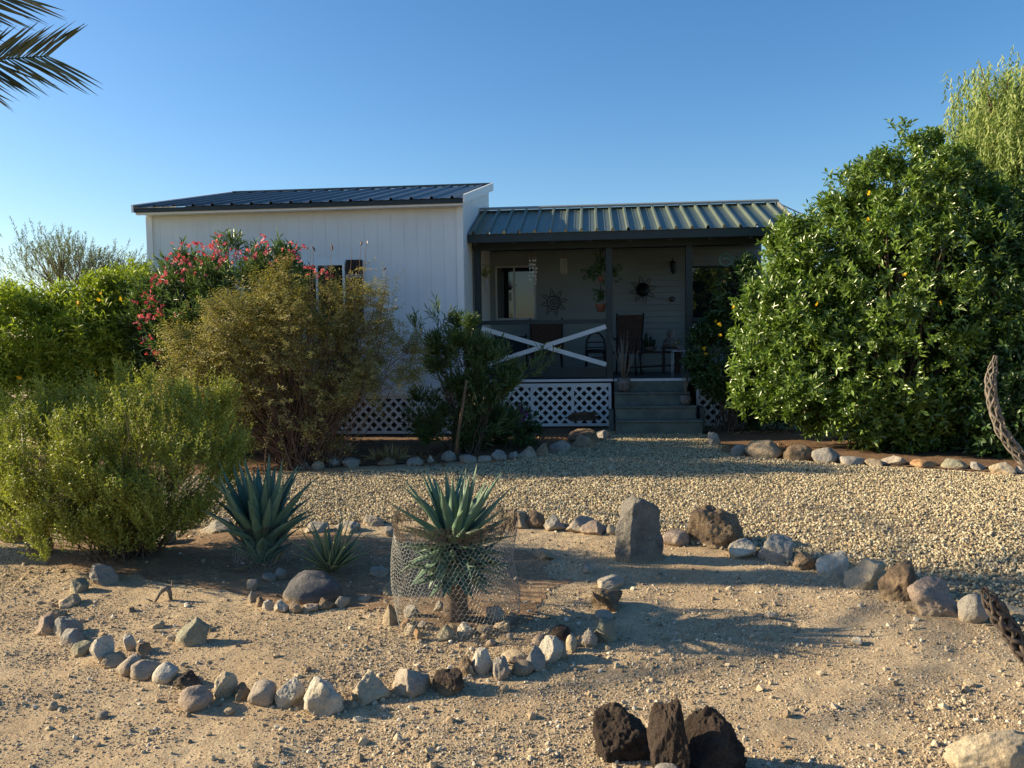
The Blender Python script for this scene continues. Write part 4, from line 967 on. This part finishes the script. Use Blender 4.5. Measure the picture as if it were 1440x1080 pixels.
for (px_, py_) in stalks:
    tp = P(px_, py_, Yp-.3); s0 = bb+np.array([(tp[0]-bb[0])*.35, -.05, 0]); t_ = np.linspace(0,1,9)[:,None]; mid = s0+(tp-s0)*np.array([.75,.75,.5]); pth = (1-t_)**2*s0+2*t_*(1-t_)*mid+t_**2*tp
    b.tube(pth, np.linspace(.008,.0018,9), 4, cap=False); st_sprays += [q_ for q_ in pth[4:8] for _ in range(2)]
local(b, bb).build('flower_stalks', M['redtwig'], ro_)
st_sprays = np.array(st_sprays)+r_.normal(0,.03,(len(st_sprays),3)); dd_ = r_.normal(size=st_sprays.shape)*np.array([1,1,.3])
V_, F_, A_ = leafcloud(st_sprays, dd_, .18, 14, .036, .012, 1.3, .5, None, seed=3); mesh_np('foliage', V_, F_, L_['bop'], ro_, A_, org=bb)
for (px_, py_, s2, a) in ((431,349,.035,.5),(440,350,.075,-.5),(466,348,.075,-.12),(507,342,.06,.35),(516,341,.04,.1),(540,378,.05,1.1),(497,402,.06,.3),(493,406,.05,-.3)):
    b = MB(); c_ = P(px_, py_, Yp-.3); b.tube([c_+np.array([math.sin(a)*s2*t_+.012*(1-4*t_*t_), 0, math.cos(a)*s2*t_]) for t_ in (-.5,-.25,0,.25,.5)], [.002,.008,.010,.008,.002], 5)
    local(b, bb).build('seed_pod', M['pod'] if px_ != 516 else M['shell'], ro_)
# left tecoma bushes
Yt = 11.4; bb = np.array([P(90,600,Yt)[0], Yt, 0.])
ro_, p, d = shrub('yellow_bell_bush', 'bright yellow green bush with a few yellow flowers left of the house', 'bush', bb,
  [ell(60,495,Yt,.8,.7,.65), ell(140,485,Yt,.55,.6,.55), ell(20,468,Yt,.5,.6,.42), ell(100,448,Yt,.4,.4,.28), ell(160,520,Yt,.5,.5,.6), ell(-60,480,Yt,.8,.8,.7), ell(60,560,Yt,1.0,.8,.6), ell(160,440,Yt,.25,.3,.2), ell(60,432,Yt,.22,.3,.14)],
  'tec', 6500, .2, 9, .085, .026, .9, 10, up=.4, nst=50, r0=.015, rough=.26)
petals(ro_, bb, np.array([P(a, b_, Yt-.8) for a, b_ in ((141,411),(140,424),(134,526),(27,530),(172,420),(108,430),(110,424))]), 'yellow', .042, 6)
# behind: second bush fill
bb = np.array([P(190,560,11.6)[0], 11.6, 0.])
shrub('yellow_bell_bush', 'pale yellow green bush tucked against the left corner of the house', 'bush', bb, [ell(190,470,11.6,.55,.5,.7), ell(185,420,11.7,.35,.35,.35)], 'tec', 1500, .18, 8, .08, .024, .9, 12, nst=25, r0=.012)
# front left bush
Yc = 5.7; bb = np.array([P(185,780,Yc)[0], Yc, 0.])
ro_, p, d = shrub('creosote_bush', 'large soft yellow green bush at front left overhanging the ring', 'bush', bb,
  [ell(215,640,Yc-.05,.5,.75,.40), ell(110,665,Yc,.45,.7,.34), ell(250,690,Yc-.1,.33,.55,.28), ell(45,640,Yc,.34,.4,.34), ell(245,590,Yc,.16,.2,.22), ell(285,588,Yc+.1,.15,.2,.24), ell(205,590,Yc,.16,.2,.22), ell(150,592,Yc,.14,.2,.25), ell(170,610,Yc,.3,.3,.2), ell(305,620,Yc,.16,.25,.26), ell(65,592,Yc-.1,.12,.15,.20), ell(20,620,Yc,.15,.2,.2), ell(95,620,Yc,.13,.2,.2), ell(110,715,Yc-.25,.34,.35,.22), ell(200,720,Yc,.45,.4,.24), ell(-10,680,Yc,.3,.3,.3), ell(105,752,Yc-.3,.25,.3,.13), ell(60,735,Yc-.2,.22,.3,.16), ell(175,758,Yc-.25,.26,.3,.12), ell(235,745,Yc-.1,.24,.3,.14), ell(255,680,5.35,.26,.32,.26)],
  'creo', 7600, .16, 15, .024, .011, .7, 14, up=1.7, nst=140, r0=.006, lo=.4, rough=.22, csz=.7, clump=34)
# small oleander tree with stake
Ys = 10.5; bb = np.array([P(655,640,Ys)[0], Ys, 0.])
ro_, p, d = shrub('young_oleander', 'young dark green oleander beside a wooden stake before the porch', 'oleander', bb,
  [ell(655,530,Ys,.36,.32,.42), ell(690,535,Ys,.32,.32,.36), ell(650,480,Ys,.2,.2,.2), ell(690,508,Ys,.18,.2,.14), ell(735,525,Ys,.22,.25,.10), ell(622,500,Ys,.16,.2,.26), ell(680,590,Ys,.42,.35,.32), ell(600,590,Ys,.2,.28,.28), ell(618,450,Ys,.08,.1,.09), ell(585,465,Ys,.09,.1,.08), ell(640,615,Ys,.4,.3,.2), ell(765,512,Ys,.08,.12,.04)],
  'ole', 1500, .17, 9, .12, .017, .55, 16, up=1.5, nst=60, r0=.012, rough=.2, lo=.4, csz=.6)
b = MB()
for px_, py_ in ((585,462),(618,448),(608,470),(600,580),(655,480)):
    tp = P(px_, py_, Ys); s0 = bb; t_ = np.linspace(0,1,7)[:,None]; b.tube((1-t_)*s0+t_*tp+np.array([[0,0,1]])*(.12*np.sin(t_*PI)), np.linspace(.014,.006,7), 5)
local(b, bb).build('branch', M['twig'], ro_)
pts = [P(656,535,Ys-.5), P(650,575,Ys-.52), P(644,610,Ys-.55), G(640,643)-np.array([0,0,.05])]
b = MB(); b.tube(pts, [.018,.02,.021,.022], 6); o = b.build('wooden_stake', M['wood']); tag(o, 'leaning reddish wooden stake in front of the young oleander', 'stake')
# violet flowers
bb = G(733,632)+np.array([0,.2,0]); bb[2] = 0
ro_, p, d = shrub('violet_flower_plant', 'low plant with violet flowers before the porch lattice', 'flowering plant', bb, [((bb[0],bb[1],.2),(.22,.2,.2)), ((bb[0]-.05,bb[1],.4),(.1,.1,.16))], 'shade', 260, .1, 7, .06, .02, .8, 18, nst=14, r0=.006)
petals(ro_, bb, np.array([P(733+r_.normal(0,5), 583+r_.normal(0,7), bb[1]-.12) for _ in range(14)]), 'violet', .035, 7)
bb = G(700,628)+np.array([0,.3,0]); bb[2] = 0
shrub('low_garden_plant', 'low dark leafy plant under the right side of the young oleander', 'plant', bb, [((bb[0],bb[1],.22),(.32,.25,.24))], 'shade', 420, .1, 7, .06, .02, .8, 19, nst=14, r0=.006)
# dry straw plant
g = G(543,650); 
c = empty('dry_grass_tuft', (g[0], g[1]+.25, h1(g[0], g[1])), 'pale dry spiky tuft in the bed left of the young oleander', 'dry plant')
pp = np.random.default_rng(6).normal(0, .05, (30,3))*np.array([1.8,1,.2])+np.array([0,0,.02]); V_, F_, A_ = leafcloud(pp, pp*4+np.array([0,0,.5]), .02, 4, .17, .014, .6, seed=5); mesh_np('leaves', V_, F_, L_['straw'], c, A_)
g = G(487,638)
c = empty('dry_grass_tuft', (g[0], g[1]+.1, h1(g[0], g[1])), 'small curled heap of dry pale leaves in the bed at the feathery shrub', 'dry plant')
pp = np.random.default_rng(7).normal(0, .07, (22,3))*np.array([1.8,1,.3])+np.array([0,0,.04]); V_, F_, A_ = leafcloud(pp, pp*4+np.array([0,0,.3]), .02, 3, .10, .04, .9, seed=6); mesh_np('leaves', V_, F_, L_['straw'], c, A_)
# agaves
def agave(base, label, n_, ll, lw, el0, el1, zc, seed, mat='agave', name='agave', curl=.25, thick=.12, dead=0, cat='agave', group=None, extra=()):
    r_ = np.random.default_rng(seed); V_ = []; F_ = []; A_ = []; m_ = 12
    sets = [(n_, ll, lw, el0, el1, zc, curl)]+list(extra); q0 = 0
    for i, (n_, ll, lw, el0, el1, zc, curl) in [(i, st) for st in sets for i in range(st[0])]:
        f_ = i/(n_-1); az = i*2.39996+r_.normal(0,.12); el = math.radians(el0+(el1-el0)*f_**.8)+r_.normal(0,.05)
        Lf = ll*(.72+.3*math.sin(PI*min(1, f_*1.1+.12)))*r_.uniform(.92,1.08); W = lw*r_.uniform(.9,1.1)
        h_ = np.array([math.cos(az), math.sin(az), 0]); sd = np.array([-math.sin(az), math.cos(az), 0]); p_ = np.array([0,0,zc])+h_*.02
        cu = curl*r_.uniform(-.6,1.2); tw = r_.normal(0,.12)
        for j in range(m_):
            t_ = j/(m_-1); e = el-cu*t_*t_*1.6; dr = h_*math.cos(e)+np.array([0,0,1])*math.sin(e); nn = -h_*math.sin(e)+np.array([0,0,1])*math.cos(e)
            if j: p_ = p_+dr*Lf/(m_-1)
            wd = W*(.55+.45*math.sin(PI*min(1,.1+t_*1.0)))*(1-t_**3.2)*(.999)+.0012; th_ = W*thick*(1-t_*.85)
            s2 = sd*math.cos(tw*t_)+nn*math.sin(tw*t_)
            cup = wd*.28
            for (a, b_) in ((-.5, cup), (-.25, cup*.3), (0, 0), (.25, cup*.3), (.5, cup), (.25, -th_+cup*.2), (0, -th_*1.5), (-.25, -th_+cup*.2)):
                V_.append(p_+s2*a*wd+nn*b_); A_.append((1.0 if j == m_-1 else .25+.3*r_.random()) if mat == 'agave' else (1.0 if abs(a) > .4 else 0.1))
        b0 = q0*m_*8; q0 += 1
        for j in range(m_-1):
            for k in range(8): F_.append((b0+j*8+k, b0+j*8+(k+1)%8, b0+(j+1)*8+(k+1)%8, b0+(j+1)*8+k))
    c = empty(name, tuple(base), label, cat, group)
    mesh_np('leaves', V_, F_, L_[mat], c, A_, smooth=True)
    if sets[0][5] > .3: b = MB(); b.lathe([(.06,-.03), (.07,.03), (.062,.12), (.07,.2), (.06,.3), (.05,.42)], n=14); b.build('stalk_base', M['bark'], c)
    if dead:
        V2, F2, A2 = leafcloud(np.array([[0,0,zc*.7]]*dead)+r_.normal(0,.02,(dead,3)), r_.normal(size=(dead,3))*np.array([1,1,.2])+np.array([0,0,-.5]), .05, 2, .22, .03, .7, seed=seed); mesh_np('dead_leaves', V2, F2, L_['straw'], c, A2)
    return c
g = G(641,866); gc = (g[0], g[1]+.0, h1(g[0], g[1])); CG2 = gc
agave(gc, 'green agave rising above the front wire cage', 42, .44, .062, 86, 20, .40, 5, dead=0, curl=.2, extra=((50, .32, .06, 45, -55, .38, .15), (36, .28, .06, 60, -40, .26, .2)))
g = G(368,792); gl = (g[0], g[1], h1(g[0], g[1]))
agave(gl, 'large dark blue green agave in shade at the left of the ring', 44, .60, .085, 88, 36, .12, 9, dead=5, curl=.38, extra=((22, .36, .08, 75, 30, .03, .2),))
g = G(463,806); agave((g[0], g[1]+.05, h1(g[0], g[1])), 'small striped agave with yellow edged narrow leaves behind the dark boulder', 46, .36, .03, 84, 24, .02, 12, 'yucca', 'striped_agave', curl=.3)
# wire cages
def cage(c, rad, H, cell, wr, label, seed, fold=.0, squash=1.0):
    r_ = np.random.default_rng(seed); ro_ = empty('wire_cage', c, label, 'wire cage', 'chicken wire cages')
    n_ = int(2*PI*rad/cell); dth = 2*PI/n_; ch = cell*.62
    rows = int(H/ (ch*1.25)); segs = []; segs2 = []
    def pt(i, z):
        th = i*dth; rr = rad*(1+.012*math.sin(3*th+1+z*3)+.012*math.sin(7*th+z*9)); 
        zz = z*H+.010*math.sin(11*th)+.006*math.sin(23*th+z*5); rr += .012*math.sin(5*th+8*z)
        return (rr*math.cos(th)*1.0, rr*math.sin(th)*squash, zz)
    for q in range(rows):
        zb = q/rows; o_ = .5*(q % 2)
        for i in range(n_):
            a = pt(i+o_, zb); b_ = pt(i+o_, zb+.42/rows*1.0); l_ = pt(i+o_-.5, zb+1.0/rows); r2 = pt(i+o_+.5, zb+1.0/rows)
            tgt = segs2 if (q >= rows-4 or (q*7+i) % 23 == 0) else segs
            tgt += [(a, b_)]+([(b_, l_), (b_, r2)] if q < rows-1 else [(b_, pt(i+o_+1, zb+.42/rows))])
    for k in range(n_): segs2.append((pt(k, 0), pt(k+1, 0))); 
    # folded-over collar at the top rim
    for k in range(n_*5):
        a = pt(k*.2, 1-.03*r_.random()); b_ = pt(k*.2+r_.uniform(-.6,.6), 1-.08-.10*r_.random()); b_ = (b_[0]*.96, b_[1]*.96, b_[2]); segs2.append((a, b_))
        if k % 2: c_ = pt(k*.2+.7, 1-.07-.03*r_.random()); segs2.append((b_, (c_[0]*.97, c_[1]*.97, c_[2])))
    def bars(sg, nm, mt):
        A = np.array([s[0] for s in sg]); B = np.array([s[1] for s in sg]); t_ = B-A; t_ /= np.linalg.norm(t_, axis=1)[:,None]+1e-9
        u = np.cross(t_, np.array([.3,.2,.93])); u /= np.linalg.norm(u, axis=1)[:,None]; w_ = np.cross(t_, u); V_ = []
        for k in range(3):
            a = 2*PI*k/3; o2 = (u*math.cos(a)+w_*math.sin(a))*wr; V_ += [A+o2, B+o2]
        V_ = np.stack(V_, 1).reshape(-1,3); i = np.arange(len(sg))*6
        F_ = np.concatenate([np.stack([i+0,i+1,i+3,i+2],1), np.stack([i+2,i+3,i+5,i+4],1), np.stack([i+4,i+5,i+1,i+0],1)]); mesh_np(nm, V_, F_, M[mt], ro_)
    bars(segs, 'wire_mesh', 'wire'); bars(segs2, 'rusty_rim', 'rustwire')
    return ro_
cage(CG2, .325, .57, .026, .0011, 'tall cylinder of chicken wire round the front agave', 1)
cage(gl, .17, .30, .03, .001, 'low shaded chicken wire cage round the large left agave', 2)
# ---------------------------------------------------------------- cholla skeletons
def cholla(path, r0, r1, mat, label, n_=5, tw=9.0, wr=.0065):
    p_ = np.array(path, float); t_ = np.linspace(0, 1, len(p_)); tt = np.linspace(0, 1, 150)
    q = np.stack([np.interp(tt, t_, p_[:,k]) for k in range(3)], 1)
    for _ in range(12): q[1:-1] = (q[:-2]+2*q[1:-1]+q[2:])/4
    tg = np.gradient(q, axis=0); tg /= np.linalg.norm(tg, axis=1)[:,None]; u = np.array([0.,1.,0.]); U = []; 
    for i in range(150): u = u-tg[i]*(u@tg[i]); u /= np.linalg.norm(u); U.append(u.copy())
    U = np.array(U); Wv = np.cross(tg, U); L1 = np.linalg.norm(np.diff(q, axis=0), axis=1).sum()
    rad = (r0+(r1-r0)*tt)*np.clip((1.0-tt)*14, .25, 1)**.6
    b = MB(); turns = L1*tw
    for s in (1, -1):
        for k in range(n_):
            a = 2*PI*k/n_+s*tt*turns; wob = .15*np.sin(tt*turns*n_*1.0+k)
            pth = q+(U*np.cos(a+wob)[:,None]+Wv*np.sin(a+wob)[:,None])*rad[:,None]
            b.tube(pth, wr*(1+.3*np.sin(tt*60+k))*np.clip((1-tt)*8, .35, 1), 5)
    o = b.build('cholla_skeleton', M[mat]); tag(o, label, 'cholla skeleton', 'dry cholla wood'); return o
Y1 = 3.4
cholla([(3.0,3.55,-.03), (2.75,3.5,.35), (2.45,3.42,.72), P(1470,672,Y1), P(1437,645,Y1), P(1409,608,Y1), P(1396,570,Y1), P(1392,535,Y1), P(1400,500,Y1)], .024, .017, 'cholla', 'pale curved cholla skeleton pointing up before the dark bush at right', wr=.0048, tw=11)
Y2 = 2.9
cholla([(2.35,2.75,-.03), (2.2,2.8,.12), P(1500,985,Y2), P(1440,915,Y2), P(1410,872,Y2), P(1383,828,Y2)], .032, .026, 'shadecholla', 'spotted, shade-darkened cholla branch leaning in from the lower right edge', tw=13, wr=.0085, n_=5)
# ---------------------------------------------------------------- small driftwood creature, globe, post
g = G(232,842); c = empty('cholla_driftwood', (g[0], g[1], h1(g[0], g[1])), 'small white forked piece of dry wood standing inside the ring', 'driftwood')
b = MB(); b.tube([(-.055,-.01,0), (-.03,0,.045), (-.01,0,.07), (.02,0,.075), (.03,.0,.05), (.03,.01,0)], [.008,.010,.018,.019,.012,.009], 6); b.tube([(.02,0,.07), (.045,0,.085), (.045,0,.12)], [.007,.005,.004], 5); b.tube([(-.08,.01,-.002),(-.14,.03,.012)], [.005,.003], 5); b.build('wood', M['cholla'], c)
c0 = P(32,585,8.0); c = empty('garden_globe', (c0[0], c0[1], h1(c0[0], 8.0)), 'grey ball on a post half hidden at the left among the bushes', 'garden globe')
b = MB(); rr = .085; b.lathe([(rr*math.sin(a), c0[2]-rr*math.cos(a)) for a in np.linspace(.05, PI-.05, 16)], n=24); b.build('ball', M['galv'], c)
b = MB(); b.tube([(0,0,-.03), (0,0,c0[2]-rr+.01)], .02, 8); b.build('post', M['iron'], c)
c0 = P(147,376,16); b = MB(); b.tube([(c0[0],16,-.1), (c0[0],16,c0[2])], .07, 8); b.tube([(c0[0],16,c0[2]), (c0[0],16,c0[2]+.03)], .085, 8); o = b.build('pipe_post', M['iron']); tag(o, 'dark vertical pipe post rising behind the left bushes', 'post')  # free-standing pole with a cap, not a chimney
# ---------------------------------------------------------------- palo verde far left
def twigtree(base, tips, leafm, label, name, cat, r0, L, k, ll, lw, n_, sd, seed, rad, droop=0, up=.6, flat=0, trunk_h=1.2, foliage='foliage'):
    r_ = np.random.default_rng(seed); ro_ = empty(name, tuple(base), label, cat); base = np.array(base, float); b = MB()
    fork = base+np.array([0,0,trunk_h]); b.tube([base-np.array([0,0,.1]), base+np.array([.05,0,trunk_h*.5]), fork], [r0*1.2, r0, r0*.8], 8); P_ = []
    for tp in tips:
        tp = np.array(tp); t_ = np.linspace(0,1,8)[:,None]; mid = fork+(tp-fork)*np.array([.3,.3,.6]); pth = (1-t_)**2*fork+2*t_*(1-t_)*mid+t_**2*tp; b.tube(pth, np.linspace(r0*.5, r0*.1, 8), 5, cap=False)
        P_.append(tp+r_.normal(0, 1, (n_,3))*np.array(rad))
        for q_ in P_[-1][::max(1, n_//10)]: b.tube([pth[5], (pth[6]+q_)/2, q_], [r0*.15, r0*.08, r0*.03], 3, cap=False)
    local(b, base).build('trunk', M['bark'], ro_)
    p = np.concatenate(P_); d = p-fork; d /= np.linalg.norm(d, axis=1)[:,None]; d = d*(1-droop)+np.array([0,0,up])+r_.normal(0,.3,p.shape); 
    if droop: d[:,2] = -1-.2*r_.random(len(d)); d[:,:2] *= .4
    V_, F_, A_ = leafcloud(p, d, L, k, ll, lw, sd, flat, None, seed=seed); mesh_np(foliage, V_, F_, L_[leafm], ro_, A_, org=base); return ro_
Yv = 24
bs = P(100,480,Yv); bs[2] = 0
twigtree(bs, [P(a, c_, Yv) for a, c_ in ((60,370),(75,362),(82,352),(118,372),(108,385),(140,392),(170,388),(190,390),(60,395),(160,400),(90,395),(128,368))], 'verde', 'sparse grey green desert tree far behind the left bushes', 'palo_verde_tree', 'tree', .13, .36, 16, .10, .020, 60, .5, 5, (.36,.6,.24), up=.5)
# pepper tree right
Yq = 17; bs = P(1450,480,Yq); bs[2] = 0
twigtree(bs, [P(a+24, c_+22, Yq+dy) for a, c_, dy in ((1395,130,0),(1425,95,0),(1450,110,1),(1400,165,-.5),(1440,160,0),(1480,130,0),(1385,190,0),(1420,205,0),(1460,210,0),(1500,180,0),(1440,240,0),(1520,120,1),(1372,150,0),(1352,180,0),(1392,235,0),(1365,120,0))], 'pepper', 'pale drooping pepper tree behind the huge bush at the right edge', 'pepper_tree', 'tree', .2, .6, 18, .13, .034, 190, .5, 6, (.36,.6,.36), droop=.8, trunk_h=2.2)
# ---------------------------------------------------------------- palm at the left, mostly out of frame
pc = np.array([-6.1, 6.1, 3.35]); c = empty('date_palm', (pc[0], pc[1], 0), 'palm whose dark fronds reach in at the upper left corner', 'palm tree')
b = MB(); zz = np.linspace(-.1, pc[2], 40); b.tube([(0, 0, z) for z in zz], [.19+.03*(i % 2)-.0008*i for i in range(40)], 12); b.build('trunk', M['bark'], c)
def frond(end, arch, seed, nl=46, ll=.40, lw=.017, face=0):
    r_ = np.random.default_rng(seed); s0 = pc; end = np.array(end, float); mid = (s0+end)/2+np.array([0,0,arch]); t_ = np.linspace(0,1,24)[:,None]
    pth = (1-t_)**2*s0+2*t_*(1-t_)*mid+t_**2*end; b = MB(); b.tube(pth-pc+np.array([0,0,pc[2]]), np.linspace(.018,.004,24), 5); f_ = b.build('frond', M['twig'] if False else L_['palm'], c)
    tg = np.gradient(pth, axis=0); tg /= np.linalg.norm(tg, axis=1)[:,None]; V_ = []; F_ = []; A_ = []
    for k in range(nl):
        u_ = .22+.78*k/(nl-1); i = min(22, int(u_*23)); f2 = u_*23-i; p_ = pth[i]*(1-f2)+pth[i+1]*f2; tt = tg[i]; sd = np.cross(tt, [0,0,1]); sd = sd*(1-face)+np.cross(tt, (np.array([0,0,CH])-p_)/np.linalg.norm(p_))*face; sd /= np.linalg.norm(sd)+1e-9; nn = np.cross(sd, tt)
        for s in (-1, 1):
            an = ((1.05-.65*u_) if not face else (.86-.36*u_))+r_.normal(0,.06); l_ = ll*((1-.25*u_) if not face else (.85+.2*u_))*r_.uniform(.8,1.15); d_ = tt*math.cos(an)+s*sd*math.sin(an)*(.9 if not face else 1)+nn*((.28 if not face else .05)+r_.normal(0,.1)); d_ /= np.linalg.norm(d_)
            wv = np.cross(d_, nn+(s*.5 if not face else r_.normal(0,.5))*sd); wv /= np.linalg.norm(wv)+1e-9; n0 = len(V_); a = r_.random()
            for (t2, w2) in ((0,.5),(.3,1),(.65,.8),(1,.05)):
                cc = p_+d_*l_*t2-np.array([0,0,1])*.05*l_*t2*t2; V_ += [cc-wv*lw*w2/2, cc+nn*lw*.15*w2, cc+wv*lw*w2/2]; A_ += [a]*3
            for j in range(3):
                for q_ in (0,1): F_.append((n0+j*3+q_, n0+j*3+q_+1, n0+(j+1)*3+q_+1, n0+(j+1)*3+q_))
    mesh_np('leaflets', V_, F_, L_['palm'], f_, A_, org=pc-np.array([0,0,pc[2]]))
frond(P(66,79,5.9), .05, 1, face=1, ll=.42, lw=.020, nl=84)
frond(P(15,-10,5.7), .08, 2, face=1, ll=.42, lw=.020, nl=84)
frond(P(-42,108,5.8), .05, 3, face=1, ll=.40, lw=.024, nl=60)
for k, (az, el, ln) in enumerate([(150,10,2.2),(185,25,2.3),(215,0,2.2),(240,30,2.3),(270,10,2.1),(120,30,2.2),(90,5,2.1),(60,50,2.3),(200,60,2.2),(300,62,2.2),(20,70,2.2),(255,-20,1.8),(170,-20,1.8),(100,-15,1.8),(320,40,1.5),(10,62,2.0),(40,68,2.3),(340,64,2.2),(0,50,1.7),(75,40,2.2),(285,45,2.2),(270,58,2.4),(95,60,2.4),(230,5,2.2),(135,-5,2.2)]):
    a = math.radians(az); e = math.radians(el); frond(pc+ln*np.array([math.cos(a)*math.cos(e), math.sin(a)*math.cos(e), math.sin(e)]), .35, 10+k, nl=34)
# ---------------------------------------------------------------- distant scrub
r_ = np.random.default_rng(77); n = 2600
an = r_.uniform(-.75, .75, n); ds = 30+r_.random(n)**.7*260; cx = np.sin(an)*ds; cy = np.cos(an)*ds; rs = r_.uniform(.5, 1.6, n)
k = 34; base = np.stack([cx, cy, rs*.4], 1); pts = (base[:,None,:]+r_.normal(size=(n,k,3))*rs[:,None,None]*np.array([.5,.5,.32])).reshape(-1,3); pts[:,2] = np.abs(pts[:,2])
V_, F_, A_ = leafcloud(pts, r_.normal(size=pts.shape)+np.array([0,0,.8]), .4, 2, .55, .22, .6, seed=3)
o = mesh_np('desert_scrub', V_, F_, L_['verde'], None, A_); tag(o, kind='stuff')
b = MB(); A_w = HL(5.0, 2.2, 3.66); B_w = P(1420,395,19); tt_ = np.linspace(0,1,20)[:,None]
b.tube(A_w*(1-tt_)+B_w*tt_-np.array([[0,0,1]])*(.5*tt_*(1-tt_)*4*.35), .012, 5); o = b.build('utility_wire', M['alu']); tag(o, 'thin pale wire running from the right end of the porch roof behind the huge bush', 'wire')
# ---------------------------------------------------------------- light, sky, camera
SEL, SAZ = math.radians(22), math.radians(8.5)
sdv = Vector((-math.cos(SAZ)*math.cos(SEL), math.sin(SAZ)*math.cos(SEL), math.sin(SEL)))
sl = bpy.data.lights.new('sun', 'SUN'); sl.energy = 5.0; sl.angle = math.radians(.53); sl.color = (1.0, .83, .56)
so = bpy.data.objects.new('sun', sl); so.rotation_euler = sdv.to_track_quat('Z', 'Y').to_euler(); so.location = (-20, 5, 20); col.objects.link(so)
wd = bpy.data.worlds.new('World'); sc.world = wd; wd.use_nodes = True; nt = wd.node_tree
bg = nt.nodes['Background']; sky = nt.nodes.new('ShaderNodeTexSky'); sky.sky_type = 'NISHITA'; sky.sun_disc = False
sky.sun_elevation = SEL; sky.sun_rotation = math.radians(-80); sky.altitude = 300; sky.air_density = 1.0; sky.dust_density = 1.0; sky.ozone_density = 3.0
hs = nt.nodes.new('ShaderNodeHueSaturation'); hs.inputs['Saturation'].default_value = 1.24; nt.links.new(sky.outputs[0], hs.inputs['Color'])
nt.links.new(hs.outputs[0], bg.inputs[0]); bg.inputs[1].default_value = .086
cd = bpy.data.cameras.new('camera'); cd.sensor_width = 36; cd.lens = 36*F/1440; cd.clip_start = .05; cd.clip_end = 4000
co_ = bpy.data.objects.new('camera', cd); col.objects.link(co_)
Mx = Matrix([[*RC[0], 0], [*RC[1], 0], [*RC[2], CH], [0,0,0,1]]); co_.matrix_world = Mx; sc.camera = co_
sc.view_settings.view_transform = 'Standard'; sc.view_settings.look = 'None'; sc.view_settings.exposure = 1.1; sc.view_settings.gamma = 1
